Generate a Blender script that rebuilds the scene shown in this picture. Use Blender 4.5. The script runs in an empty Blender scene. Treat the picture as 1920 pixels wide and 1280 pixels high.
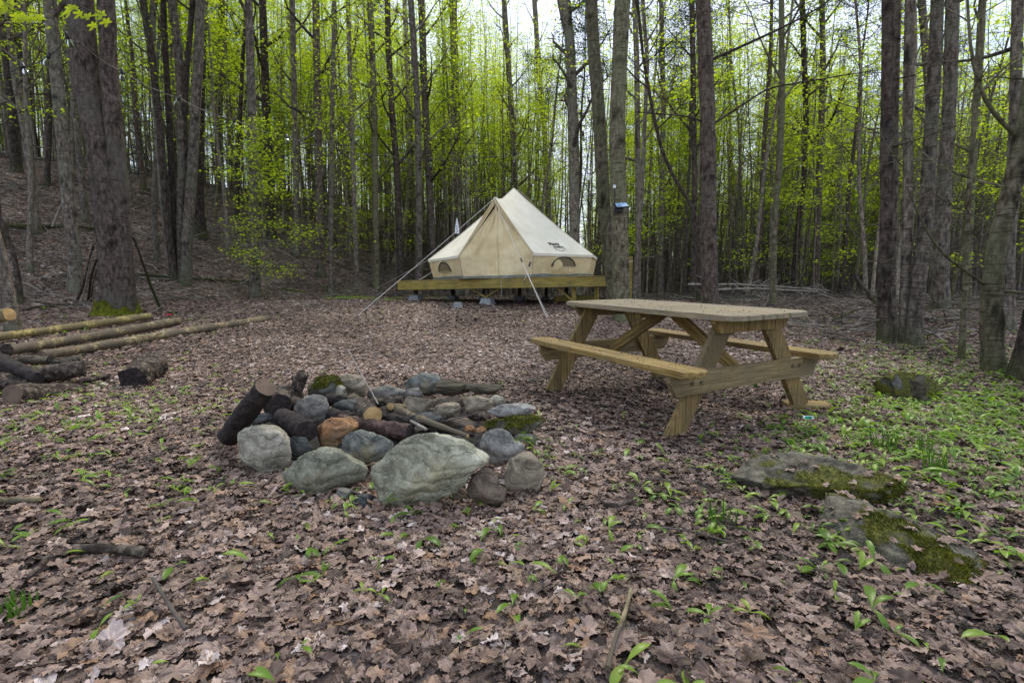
import bpy, math, random
import numpy as np
from mathutils import Vector, Matrix, noise as mnoise

R = math.radians
rnd = random.Random(7)
RNG = np.random.default_rng(7)
scn = bpy.context.scene
COL = scn.collection

# ------------------------------------------------------------------ camera, sky, sun, exposure
CAM_H, PITCH, FPX = 0.95, 6.53, 966.0
cam_data = bpy.data.cameras.new("camera")
cam = bpy.data.objects.new("camera", cam_data)
COL.objects.link(cam)
cam.location = (0, 0, CAM_H)
cam.rotation_euler = (R(90 - PITCH), 0, 0)
cam_data.sensor_width = 36
cam_data.lens = 36 * FPX / 1920
cam_data.clip_start = 0.05
cam_data.clip_end = 2000
scn.camera = cam

SUN_EL, SUN_AZ = 52.0, 14.0          # azimuth measured from +Y (view direction) towards +X
world = bpy.data.worlds.new("World")
scn.world = world
world.use_nodes = True
nt = world.node_tree
nt.nodes.clear()
w_out = nt.nodes.new("ShaderNodeOutputWorld")
w_mix = nt.nodes.new("ShaderNodeMixShader")
w_bg = nt.nodes.new("ShaderNodeBackground")
w_sky = nt.nodes.new("ShaderNodeTexSky")
w_sky.sky_type = 'NISHITA'
w_sky.sun_disc = False
w_sky.sun_elevation = R(SUN_EL)
w_sky.sun_rotation = R(SUN_AZ)
w_sky.air_density = 1.2
w_sky.dust_density = 1.5
w_bg.inputs[1].default_value = 0.09
w_cl = nt.nodes.new("ShaderNodeBackground")
w_cl.inputs[0].default_value = (0.74, 0.82, 1.0, 1)
w_cl.inputs[1].default_value = 0.74
w_no = nt.nodes.new("ShaderNodeTexNoise")
w_no.inputs["Scale"].default_value = 2.2
w_no.inputs["Detail"].default_value = 6
w_tc = nt.nodes.new("ShaderNodeTexCoord")
w_mp = nt.nodes.new("ShaderNodeMapping")
w_mp.inputs["Scale"].default_value = (1, 1, 2.5)
w_rp = nt.nodes.new("ShaderNodeValToRGB")
w_rp.color_ramp.elements[0].position = 0.3
w_rp.color_ramp.elements[0].color = (.35, .35, .35, 1)
w_rp.color_ramp.elements[1].position = 0.55
nt.links.new(w_tc.outputs["Generated"], w_mp.inputs[0])
nt.links.new(w_mp.outputs[0], w_no.inputs[0])
nt.links.new(w_no.outputs[0], w_rp.inputs[0])
nt.links.new(w_sky.outputs[0], w_bg.inputs[0])
nt.links.new(w_rp.outputs[0], w_mix.inputs[0])
nt.links.new(w_bg.outputs[0], w_mix.inputs[1])
nt.links.new(w_cl.outputs[0], w_mix.inputs[2])
nt.links.new(w_mix.outputs[0], w_out.inputs[0])

sun_data = bpy.data.lights.new("sun", 'SUN')
sun_data.energy = 1.5
sun_data.angle = R(10)
sun_data.color = (1.0, 0.90, 0.74)
sun = bpy.data.objects.new("sun", sun_data)
COL.objects.link(sun)
_sd = Vector((math.sin(R(SUN_AZ)) * math.cos(R(SUN_EL)), math.cos(R(SUN_AZ)) * math.cos(R(SUN_EL)), math.sin(R(SUN_EL))))
sun.rotation_euler = _sd.to_track_quat('Z', 'Y').to_euler()
sun.location = _sd * 60

scn.view_settings.view_transform = 'Standard'
scn.view_settings.look = 'None'
scn.view_settings.exposure = 1.18
scn.view_settings.gamma = 1.0
scn.view_settings.use_curve_mapping = False
scn.cycles.max_bounces = 5
scn.cycles.diffuse_bounces = 3
scn.cycles.glossy_bounces = 2
scn.cycles.transmission_bounces = 4
scn.cycles.transparent_max_bounces = 6

# ------------------------------------------------------------------ numeric helpers
def _hash(ix, iy, s):
    n = (ix.astype(np.int64) * 374761393 + iy.astype(np.int64) * 668265263 + s * 144664) & 0x7fffffff
    n = ((n ^ (n >> 13)) * 1274126177) & 0x7fffffff
    return ((n ^ (n >> 16)) & 0xffff) / 65535.0

def vnoise(x, y, s=0):
    x = np.asarray(x, float); y = np.asarray(y, float)
    ix, iy = np.floor(x), np.floor(y)
    fx, fy = x - ix, y - iy
    fx = fx * fx * (3 - 2 * fx); fy = fy * fy * (3 - 2 * fy)
    a, b = _hash(ix, iy, s), _hash(ix + 1, iy, s)
    c, d = _hash(ix, iy + 1, s), _hash(ix + 1, iy + 1, s)
    return (a + (b - a) * fx) * (1 - fy) + (c + (d - c) * fx) * fy - 0.5

def sstep(a, b, x):
    t = np.clip((np.asarray(x, float) - a) / (b - a), 0, 1)
    return t * t * (3 - 2 * t)

def terrain(x, y):
    x = np.asarray(x, float); y = np.asarray(y, float)
    z = 0.04 * np.clip(y - 4.5, 0, 9)
    z = z - 0.10 * sstep(16, 40, y) * sstep(0, 8, x)
    s = (x + 12.5) * (-0.853) + (y - 8) * 0.522
    ramp = np.where(s < 1.5, 0.5 * np.clip(s + 1.5, 0, 3) ** 2 / 3.0, s)
    cap = 14.0
    hill = 0.45 * np.where(ramp < cap - 3, ramp, cap - 3 + 3 * (1 - np.exp(-(ramp - cap + 3) / 3.0)))
    hill = hill * sstep(3.5, -5.0, x) - 0.03 * np.clip(s - 24, 0, 60)
    z = z + np.where(s > -1.5, hill, 0) * 1.0
    z = z + 0.05 * vnoise(x * 0.9, y * 0.9, 1) + 0.03 * vnoise(x * 2.3, y * 2.3, 2) + 0.25 * vnoise(x * .2, y * .2, 3) * sstep(8, 16, np.hypot(x, y))
    z = z + 0.3 * vnoise(x * .45, y * .45, 5) * sstep(1, 5, s)
    # the ground swells a little around the mossy rocks at the right
    z = z + 0.06 * np.exp(-((x - 2.1) ** 2 + (y - 2.7) ** 2) / 0.5)
    return z

def tz(x, y):
    return float(terrain(x, y))

def tnormal(x, y, e=0.15):
    dx = (terrain(x + e, y) - terrain(x - e, y)) / (2 * e)
    dy = (terrain(x, y + e) - terrain(x, y - e)) / (2 * e)
    n = np.stack([-dx, -dy, np.ones_like(dx)], -1)
    return n / np.linalg.norm(n, axis=-1, keepdims=True)

_c, _s = math.cos(R(PITCH)), math.sin(R(PITCH))
def ray(px, py):
    """world direction (per metre of forward distance) seen at a point of the 1920x1280 photograph"""
    x, up = (px - 960) / FPX, (640 - py) / FPX
    return Vector((x / (_c + up * _s), 1.0, (up * _c - _s) / (_c + up * _s)))

def at(px, py, Y):
    d = ray(px, py)
    return Vector((d.x * Y, Y, CAM_H + d.z * Y))

def ground(px, py, ymax=60):
    d = ray(px, py)
    y = 0.7
    while y < ymax:
        if CAM_H + d.z * y <= tz(d.x * y, y):
            a, b = y - 0.1 - y * .01, y
            for _ in range(20):
                m = (a + b) / 2
                if CAM_H + d.z * m <= tz(d.x * m, m): b = m
                else: a = m
            return Vector((d.x * b, b, tz(d.x * b, b)))
        y += 0.1 + y * 0.01
    return Vector((d.x * ymax, ymax, tz(d.x * ymax, ymax)))

# ------------------------------------------------------------------ mesh builder
class MB:
    def __init__(self):
        self.v, self.fi, self.fl, self.n, self.at, self.sm, self.mi = [], [], [], 0, [], [], []
    def add(self, verts, faces, attr=None, smooth=True, mi=0):
        verts = np.asarray(verts, float).reshape(-1, 3)
        if isinstance(faces, np.ndarray):
            self.fi.append((faces + self.n).ravel())
            self.fl.append(np.full(len(faces), faces.shape[1]))
            nf = len(faces)
        else:
            self.fi.append(np.array([i for f in faces for i in f]) + self.n)
            self.fl.append(np.array([len(f) for f in faces]))
            nf = len(faces)
        self.sm.append(np.full(nf, smooth)); self.mi.append(np.full(nf, mi))
        self.v.append(verts); self.n += len(verts)
        self.at.append(np.zeros(len(verts)) if attr is None else np.broadcast_to(np.asarray(attr, float), (len(verts),)))
        return self
    def mesh(self, name, mats=()):
        me = bpy.data.meshes.new(name)
        if not self.v: return me
        v = np.concatenate(self.v); fi = np.concatenate(self.fi); fl = np.concatenate(self.fl)
        me.vertices.add(len(v)); me.vertices.foreach_set("co", v.astype(np.float32).ravel())
        me.loops.add(len(fi)); me.loops.foreach_set("vertex_index", fi.astype(np.int32))
        me.polygons.add(len(fl))
        st = np.concatenate([[0], np.cumsum(fl)[:-1]])
        me.polygons.foreach_set("loop_start", st.astype(np.int32))
        me.polygons.foreach_set("use_smooth", np.concatenate(self.sm).astype(bool))
        me.polygons.foreach_set("material_index", np.concatenate(self.mi).astype(np.int32))
        a = me.attributes.new("mark", 'FLOAT', 'POINT')
        a.data.foreach_set("value", np.concatenate(self.at).astype(np.float32))
        for m in (mats if isinstance(mats, (list, tuple)) else [mats]):
            me.materials.append(m)
        me.update(calc_edges=True)
        return me
    def build(self, name, mats, parent=None, loc=None):
        return obj(name, self.mesh(name, mats), parent, loc)
    # --- shapes
    def tube(self, P, r, k=6, cap=True, attr=None, rough=0, seed=0):
        P = np.asarray(P, float); n = len(P)
        r = np.broadcast_to(np.asarray(r, float), (n,))
        T = np.gradient(P, axis=0); T /= np.linalg.norm(T, axis=1, keepdims=True) + 1e-9
        d = P[-1] - P[0]
        ref = np.array([0, 0, 1.0]) if abs(d[2]) < .8 * np.linalg.norm(d) else np.array([0, 1.0, 0])
        A = np.cross(T, ref); A /= np.linalg.norm(A, axis=1, keepdims=True) + 1e-9
        B = np.cross(T, A)
        th = np.arange(k) * 2 * math.pi / k
        rr = r[:, None] * np.ones((1, k))
        if rough:
            rr = rr * (1 + rough * 2 * vnoise(np.arange(n)[:, None] * .9 + seed * 7.7, th[None, :] * 1.6 + 3, seed))
        V = P[:, None, :] + rr[..., None] * (np.cos(th)[None, :, None] * A[:, None, :] + np.sin(th)[None, :, None] * B[:, None, :])
        i, j = np.meshgrid(np.arange(n - 1), np.arange(k), indexing='ij')
        a = i * k + j; b = i * k + (j + 1) % k
        F = np.stack([a, b, b + k, a + k], -1).reshape(-1, 4)
        at_ = None if attr is None else np.repeat(np.broadcast_to(attr, (n,)), k)
        self.add(V.reshape(-1, 3), F, at_)
        if cap:
            off = self.n - n * k
            for ring, order in ((0, 1), (n - 1, -1)):
                if r[ring] > 0.004:
                    c = P[ring] + T[ring] * (0.02 * r[ring]) * (1 if ring else -1)
                    vs = np.vstack([V[ring], c])
                    fs = np.array([[q, (q + 1) % k, k][::order * -1] for q in range(k)])
                    self.add(vs, fs, smooth=False, mi=getattr(self, 'capmi', 0))
        return self
    def box(self, c, s, M=None, bev=0.0):
        """box centred on c, size s, optional 3x3 rotation, bevelled edges as 24 vertices"""
        c = np.asarray(c, float); h = np.asarray(s, float) / 2
        M = np.eye(3) if M is None else np.asarray(M, float)
        b = min(bev, min(h) * .9)
        if b <= 0:
            v = np.array([[x, y, z] for x in (-1, 1) for y in (-1, 1) for z in (-1, 1)]) * h
            f = np.array([[0, 1, 3, 2], [4, 6, 7, 5], [0, 4, 5, 1], [2, 3, 7, 6], [0, 2, 6, 4], [1, 5, 7, 3]])
            return self.add(v @ M.T + c, f, smooth=False)
        V, F, idx = [], [], {}
        for ax in range(3):
            for sg in (-1, 1):
                for p in (-1, 1):
                    for q in (-1, 1):
                        t = [0, 0, 0]
                        o1, o2 = (ax + 1) % 3, (ax + 2) % 3
                        t[ax] = sg * h[ax]; t[o1] = p * (h[o1] - b); t[o2] = q * (h[o2] - b)
                        key = [0, 0, 0]; key[ax] = sg; key[o1] = p; key[o2] = q
                        idx[(ax, tuple(key))] = len(V); V.append(t)
        def kk(ax, t): return idx[(ax, tuple(t))]
        for ax in range(3):
            o1, o2 = (ax + 1) % 3, (ax + 2) % 3
            for sg in (-1, 1):
                q = []
                for p, r_ in ((-1, -1), (1, -1), (1, 1), (-1, 1)):
                    t = [0, 0, 0]; t[ax] = sg; t[o1] = p; t[o2] = r_; q.append(kk(ax, t))
                F.append(q if sg > 0 else q[::-1])
        for ax in range(3):
            o1, o2 = (ax + 1) % 3, (ax + 2) % 3
            for p in (-1, 1):
                for q in (-1, 1):
                    ta = [0, 0, 0]; ta[o1] = p; ta[o2] = q
                    t0 = list(ta); t0[ax] = -1; t1 = list(ta); t1[ax] = 1
                    f = [kk(o1, t0), kk(o1, t1), kk(o2, t1), kk(o2, t0)]
                    F.append(f if p * q < 0 else f[::-1])
        for x in (-1, 1):
            for y in (-1, 1):
                for z in (-1, 1):
                    t = (x, y, z); f = [kk(0, t), kk(1, t), kk(2, t)]
                    F.append(f if x * y * z > 0 else f[::-1])
        return self.add(np.array(V) @ M.T + c, F, smooth=False)

def obj(name, me, parent=None, loc=None):
    o = bpy.data.objects.new(name, me)
    COL.objects.link(o)
    if parent is not None: o.parent = parent
    if name in ('branches', 'leaves', 'needles'): o['kind'] = 'stuff'
    if loc is not None: o.location = loc
    return o

def tag(o, label=None, cat=None, group=None, kind=None):
    if label: o['label'] = label
    if cat: o['category'] = cat
    if group: o['group'] = group
    if kind: o['kind'] = kind
    return o

def thing(name, label, cat, loc=(0, 0, 0), group=None, rot=None):
    o = bpy.data.objects.new(name, None)
    o.empty_display_size = 0.2
    COL.objects.link(o)
    o.location = loc
    if rot is not None: o.rotation_euler = rot
    return tag(o, label, cat, group)

def basis(d, up=(0, 0, 1)):
    """columns: x along d"""
    d = Vector(d).normalized(); up = Vector(up)
    y = up.cross(d)
    if y.length < 1e-4: y = Vector((0, 1, 0))
    y.normalize(); z = d.cross(y)
    return np.array([[d.x, y.x, z.x], [d.y, y.y, z.y], [d.z, y.z, z.z]])

# ------------------------------------------------------------------ materials
def nodes(name, rough=0.85, spec=0.3):
    m = bpy.data.materials.new(name); m.use_nodes = True
    t = m.node_tree; b = t.nodes["Principled BSDF"]
    b.inputs["Roughness"].default_value = rough
    b.inputs["Specular IOR Level"].default_value = spec
    return m, t, b

def N(t, typ, **kw):
    n = t.nodes.new(typ)
    for k, v in kw.items():
        if k in n.inputs.keys(): n.inputs[k].default_value = v
        else: setattr(n, k, v)
    return n

def coords(t, stretch=(1, 1, 1), which="Object"):
    tc = N(t, "ShaderNodeTexCoord"); mp = N(t, "ShaderNodeMapping")
    mp.inputs["Scale"].default_value = stretch
    t.links.new(tc.outputs[which], mp.inputs[0])
    return mp.outputs[0]

def ramp(t, fac, stops, interp='LINEAR'):
    r = N(t, "ShaderNodeValToRGB"); cr = r.color_ramp; cr.interpolation = interp
    while len(cr.elements) < len(stops): cr.elements.new(.5)
    for e, (p, c) in zip(cr.elements, stops):
        e.position = p; e.color = (*c, 1) if len(c) == 3 else c
    t.links.new(fac, r.inputs[0])
    return r.outputs[0]

def noise(t, co, scale, detail=5, rough=.55, dist=0):
    n = N(t, "ShaderNodeTexNoise", Scale=scale, Detail=detail, Roughness=rough, Distortion=dist)
    t.links.new(co, n.inputs["Vector"])
    return n.outputs[0]

def mix(t, fac, a, b, mode='MIX'):
    n = N(t, "ShaderNodeMix", data_type='RGBA', blend_type=mode)
    for s, i in ((fac, 0), (a, 6), (b, 7)):
        if hasattr(s, 'is_output'): t.links.new(s, n.inputs[i])
        elif i == 0: n.inputs[0].default_value = s
        else: n.inputs[i].default_value = (*s, 1)
    return n.outputs[2]

def math_(t, op, a, b=None, c=None, clamp=False):
    n = N(t, "ShaderNodeMath", operation=op, use_clamp=clamp)
    for i, s in enumerate((a, b, c)):
        if s is None: continue
        if hasattr(s, 'is_output'): t.links.new(s, n.inputs[i])
        else: n.inputs[i].default_value = s
    return n.outputs[0]

def bump(t, b, h, strength=.5, dist=.02):
    n = N(t, "ShaderNodeBump", Strength=strength, Distance=dist)
    t.links.new(h, n.inputs["Height"]); t.links.new(n.outputs[0], b.inputs["Normal"])

def rgb(*c): return tuple(c)

def simple(name, stops, scale=4, stretch=(1, 1, 1), rough=.85, spec=.3, bs=.4, bd=.01, detail=6, dirt=None, metal=0, dist=0):
    m, t, b = nodes(name, rough, spec)
    co = coords(t, stretch)
    n = noise(t, co, scale, detail, .6, dist)
    col = ramp(t, n, stops)
    if dirt:
        n2 = noise(t, coords(t), dirt[0], 4)
        col = mix(t, ramp(t, n2, [(dirt[1], (0, 0, 0)), (dirt[1] + .12, (1, 1, 1))]), col, dirt[2])
    t.links.new(col, b.inputs["Base Color"])
    b.inputs["Metallic"].default_value = metal
    if bs: bump(t, b, n, bs, bd)
    return m

def bark_mat(name, dark, mid, light, lichen=(.16, .17, .12), lich=.55, moss_h=0.0, scale=9):
    m, t, b = nodes(name, .92, .2)
    oi = N(t, "ShaderNodeObjectInfo")
    co = coords(t, (1, 1, .42))
    n1 = noise(t, co, scale * 1.9, 9, .72)
    n2 = noise(t, coords(t, (1, 1, .5)), 1.6, 4)
    n3 = noise(t, coords(t, (.30, .30, 3.2)), scale * 1.6, 4, .6)
    col = ramp(t, n1, [(.36, dark), (.5, mid), (.63, light)])
    col = mix(t, ramp(t, n2, [(lich - .07, (0, 0, 0)), (lich + .12, (.75, .75, .75))]), col, lichen)
    col = mix(t, ramp(t, n3, [(.55, (0, 0, 0)), (.66, (.75, .75, .75))]), col, dark)
    k = N(t, "ShaderNodeAttribute", attribute_name="mark")
    col = mix(t, math_(t, 'MULTIPLY', k.outputs["Fac"], .9, clamp=True), col, tuple(c * .32 for c in dark))
    val = math_(t, 'MULTIPLY_ADD', oi.outputs["Random"], .5, .75)
    hs = N(t, "ShaderNodeHueSaturation"); t.links.new(val, hs.inputs["Value"]); t.links.new(col, hs.inputs["Color"])
    col = hs.outputs[0]
    # a little green algae low on the stem
    tc = N(t, "ShaderNodeTexCoord"); sp = N(t, "ShaderNodeSeparateXYZ"); t.links.new(tc.outputs["Object"], sp.inputs[0])
    h = math_(t, 'ADD', sp.outputs[2], math_(t, 'MULTIPLY', n2, .9))
    al = N(t, "ShaderNodeMapRange"); al.inputs[1].default_value = .25 + moss_h; al.inputs[2].default_value = .75 + moss_h * 1.6
    al.inputs[3].default_value = .8; al.inputs[4].default_value = 0
    t.links.new(h, al.inputs[0])
    col = mix(t, al.outputs[0], col, (.075, .09, .025))
    t.links.new(col, b.inputs["Base Color"])
    hh = math_(t, 'ADD', n1, math_(t, 'MULTIPLY', n3, .5))
    bump(t, b, hh, 1.0, .04)
    return m

def leaf_mat(name, stops, trans=.5, attr="tint", inst=True, tcol=None, rough=.7, mott=.35, spec=.2):
    m, t, b = nodes(name, rough, spec)
    if inst: a = N(t, "ShaderNodeAttribute", attribute_type='INSTANCER', attribute_name=attr).outputs["Fac"]
    else: a = N(t, "ShaderNodeAttribute", attribute_name=attr).outputs["Fac"]
    col = ramp(t, a, stops)
    if mott:
        n = noise(t, coords(t), 30, 4)
        col = mix(t, math_(t, 'MULTIPLY', ramp(t, n, [(.4, (0, 0, 0)), (.65, (1, 1, 1))]), mott), col, tuple(c * .35 for c in stops[0][1]))
    t.links.new(col, b.inputs["Base Color"])
    if trans:
        tr = N(t, "ShaderNodeBsdfTranslucent"); mx = N(t, "ShaderNodeMixShader"); mx.inputs[0].default_value = trans
        t.links.new(mix(t, 1.0, col, tcol or (1.5, 1.6, .7), 'MULTIPLY'), tr.inputs[0])
        t.links.new(b.outputs[0], mx.inputs[1]); t.links.new(tr.outputs[0], mx.inputs[2])
        t.links.new(mx.outputs[0], t.nodes["Material Output"].inputs[0])
    return m

M = {}
M['bark_grey'] = bark_mat('bark_grey', (.035, .028, .022), (.145, .12, .095), (.29, .25, .205))
M['bark_brown'] = bark_mat('bark_brown', (.026, .019, .015), (.10, .075, .06), (.19, .152, .125), (.12, .112, .09), .55, .05)
M['bark_olive'] = bark_mat('bark_olive', (.035, .028, .016), (.145, .125, .08), (.26, .23, .16), (.15, .16, .085), .5)
M['bark_pale'] = bark_mat('bark_pale', (.07, .056, .042), (.24, .20, .155), (.42, .37, .30))
M['bark_dark'] = bark_mat('bark_dark', (.014, .011, .009), (.055, .042, .033), (.115, .092, .075), (.07, .075, .055), .62)
M['twig'] = simple('twig', [(.3, (.035, .028, .022)), (.7, (.12, .10, .085))], 8, bs=0)
M['twig_pale'] = simple('twig_pale', [(.3, (.14, .12, .10)), (.7, (.33, .30, .26))], 8, (1, 1, .3), bs=.2)
M['foliage'] = leaf_mat('foliage', [(0, (.11, .17, .014)), (.35, (.23, .31, .022)), (.7, (.40, .48, .038)), (1, (.58, .61, .08))], .62, inst=False, attr='mark', tcol=(1.7, 1.75, .6), mott=0)
M['litter'] = leaf_mat('litter', [(0, (.028, .018, .013)), (.16, (.085, .054, .039)), (.36, (.21, .142, .108)), (.60, (.35, .25, .20)), (.72, (.29, .17, .095)), (.82, (.50, .39, .335)), (1, (.70, .60, .55))], 0, mott=.45, rough=.6, spec=.35)
M['ramp_leaf'] = leaf_mat('ramp_leaf', [(0, (.07, .15, .012)), (.5, (.16, .29, .025)), (1, (.30, .42, .05))], .45, mott=.1, rough=.4, spec=.5)
M['moss'] = simple('moss', [(.3, (.03, .035, .006)), (.5, (.085, .095, .01)), (.72, (.20, .19, .02))], 14, rough=1, spec=.1, bs=1, bd=.03, detail=10)

def ground_mat():
    m, t, b = nodes('forest_floor', .9, .2)
    co = coords(t)
    dn = N(t, "ShaderNodeTexNoise", Scale=9.0, Detail=4)
    t.links.new(co, dn.inputs["Vector"])
    va = N(t, "ShaderNodeVectorMath", operation='SCALE'); va.inputs["Scale"].default_value = .12
    t.links.new(dn.outputs["Color"], va.inputs[0])
    vb = N(t, "ShaderNodeVectorMath", operation='ADD'); t.links.new(co, vb.inputs[0]); t.links.new(va.outputs[0], vb.inputs[1])
    vo = N(t, "ShaderNodeTexVoronoi", Scale=13.0); t.links.new(vb.outputs[0], vo.inputs["Vector"])
    sx = N(t, "ShaderNodeSeparateColor"); t.links.new(vo.outputs["Color"], sx.inputs[0])
    col = ramp(t, sx.outputs[0], [(0, (.05, .036, .028)), (.35, (.13, .092, .076)), (.7, (.24, .18, .155)), (1, (.36, .29, .26))])
    d = ramp(t, vo.outputs["Distance"], [(0.02, (1, 1, 1)), (.06, (0, 0, 0))])
    n = noise(t, co, 40, 4)
    col = mix(t, ramp(t, n, [(.4, (0, 0, 0)), (.7, (.6, .6, .6))]), col, (.04, .03, .025))
    n2 = noise(t, co, .5, 3)
    col = mix(t, ramp(t, n2, [(.5, (0, 0, 0)), (.7, (.35, .35, .35))]), col, (.05, .045, .03))
    t.links.new(col, b.inputs["Base Color"])
    bump(t, b, math_(t, 'ADD', sx.outputs[1], n), .9, .04)
    return m
M['floor'] = ground_mat()

def wood_mat(name, dark, mid, light, axis=0, weather=(.22, .20, .17), wamt=.5, rough=.75, scale=3.5):
    m, t, b = nodes(name, rough, .3)
    st = [19, 19, 19]; st[axis] = .7
    co = coords(t, tuple(st))
    n = noise(t, co, scale, 6, .65, .6)
    col = ramp(t, n, [(.36, dark), (.5, mid), (.64, light)])
    oi = N(t, "ShaderNodeObjectInfo")
    n2 = noise(t, coords(t, (1, 1, 1)), 2.5, 6, .6)
    f = math_(t, 'ADD', n2, math_(t, 'MULTIPLY_ADD', oi.outputs["Random"], .2, -.1))
    col = mix(t, ramp(t, f, [(wamt - .08, (0, 0, 0)), (wamt + .15, (.8, .8, .8))]), col, weather)
    n3 = noise(t, coords(t), 45, 3)
    col = mix(t, ramp(t, n3, [(.62, (0, 0, 0)), (.7, (.7, .7, .7))]), col, tuple(c * .5 for c in dark))
    t.links.new(col, b.inputs["Base Color"])
    bump(t, b, n, .35, .006)
    return m
M['treated'] = wood_mat('treated_wood', (.09, .055, .016), (.25, .17, .052), (.38, .27, .10), 0, (.15, .11, .055), .5)
M['treated_z'] = wood_mat('treated_wood_leg', (.08, .05, .018), (.22, .148, .05), (.34, .24, .09), 2, (.10, .08, .045), .5)
M['tabletop'] = wood_mat('weathered_tabletop', (.11, .085, .045), (.24, .19, .11), (.37, .30, .19), 0, (.23, .195, .14), .46)
M['fascia'] = wood_mat('fascia_wood', (.13, .10, .022), (.27, .205, .045), (.38, .30, .085), 0, (.14, .12, .045), .56)
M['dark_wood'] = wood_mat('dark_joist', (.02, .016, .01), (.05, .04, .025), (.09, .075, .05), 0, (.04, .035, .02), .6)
M['charred'] = simple('charred_wood', [(.3, (.008, .006, .006)), (.55, (.03, .022, .02)), (.75, (.075, .055, .05))], 26, (1, 1, 1), bs=1, bd=.03)
M['reddish'] = simple('reddish_log', [(.3, (.03, .018, .014)), (.55, (.09, .055, .045)), (.75, (.20, .14, .12))], 24, bs=1, bd=.03)
M['cut'] = simple('cut_wood', [(.3, (.22, .13, .05)), (.6, (.45, .30, .13))], 12, bs=.3)
M['cut_dull'] = simple('cut_wood_dull', [(.3, (.06, .042, .032)), (.6, (.15, .105, .075))], 12, bs=.3)
M['bark_log'] = simple('log_bark', [(.34, (.012, .009, .007)), (.5, (.06, .044, .034)), (.64, (.18, .145, .11))], 26, bs=1, bd=.04, detail=8)
M['pole'] = simple('pole_bark', [(.36, (.06, .045, .025)), (.5, (.19, .15, .08)), (.64, (.34, .28, .16))], 22, (1, 1, 1), bs=.8, dirt=(2.5, .42, (.10, .08, .055)))
M['pole_y'] = simple('pole_yellow', [(.36, (.10, .08, .03)), (.5, (.29, .23, .08)), (.64, (.44, .37, .16))], 22, bs=.8, dirt=(2.5, .42, (.15, .12, .06)))
M['driftwood'] = simple('old_wood', [(.3, (.025, .02, .015)), (.5, (.08, .068, .045)), (.72, (.17, .15, .10))], 7, (.6, 3, 3), bs=1, bd=.03)
M['canvas'] = simple('canvas_roof', [(.35, (.68, .63, .51)), (.65, (.79, .74, .62))], 1.8, rough=.9, bs=.5, bd=.05, detail=6)
M['canvas_wall_shaded'] = simple('canvas_wall_shaded', [(.35, (.60, .48, .26)), (.65, (.77, .65, .40))], 2.6, rough=.9, bs=.6, bd=.06, detail=6)  # same canvas as the roof, with the yellower tone of its shaded sides painted in
M['groundsheet'] = simple('groundsheet', [(.3, (.10, .11, .09)), (.7, (.19, .20, .17))], 5, bs=.4)
M['mesh_window'] = simple('window_mesh', [(.3, (.17, .14, .08)), (.7, (.24, .20, .12))], 40, bs=0)
M['black'] = simple('black_plastic', [(.3, (.008, .008, .01)), (.7, (.014, .014, .016))], 5, rough=.4, bs=0)
M['rope'] = simple('rope', [(.3, (.55, .52, .47)), (.7, (.72, .70, .66))], 60, bs=0)
M['concrete'] = simple('concrete', [(.3, (.17, .175, .17)), (.7, (.30, .31, .30))], 12, bs=.4)
M['white'] = simple('white_plastic', [(.3, (.65, .65, .68)), (.7, (.75, .75, .78))], 5, rough=.5, bs=0)
M['red'] = simple('red_cloth', [(.3, (.25, .01, .02)), (.7, (.4, .02, .04))], 20, bs=.3)
M['ash'] = simple('ash_bed', [(.3, (.008, .007, .007)), (.55, (.03, .026, .024)), (.72, (.12, .11, .11))], 14, bs=1, bd=.04)
M['bolt'] = simple('bolt_metal', [(.3, (.09, .07, .035)), (.7, (.16, .13, .07))], 12, rough=.5, metal=.3, bs=0)

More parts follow.
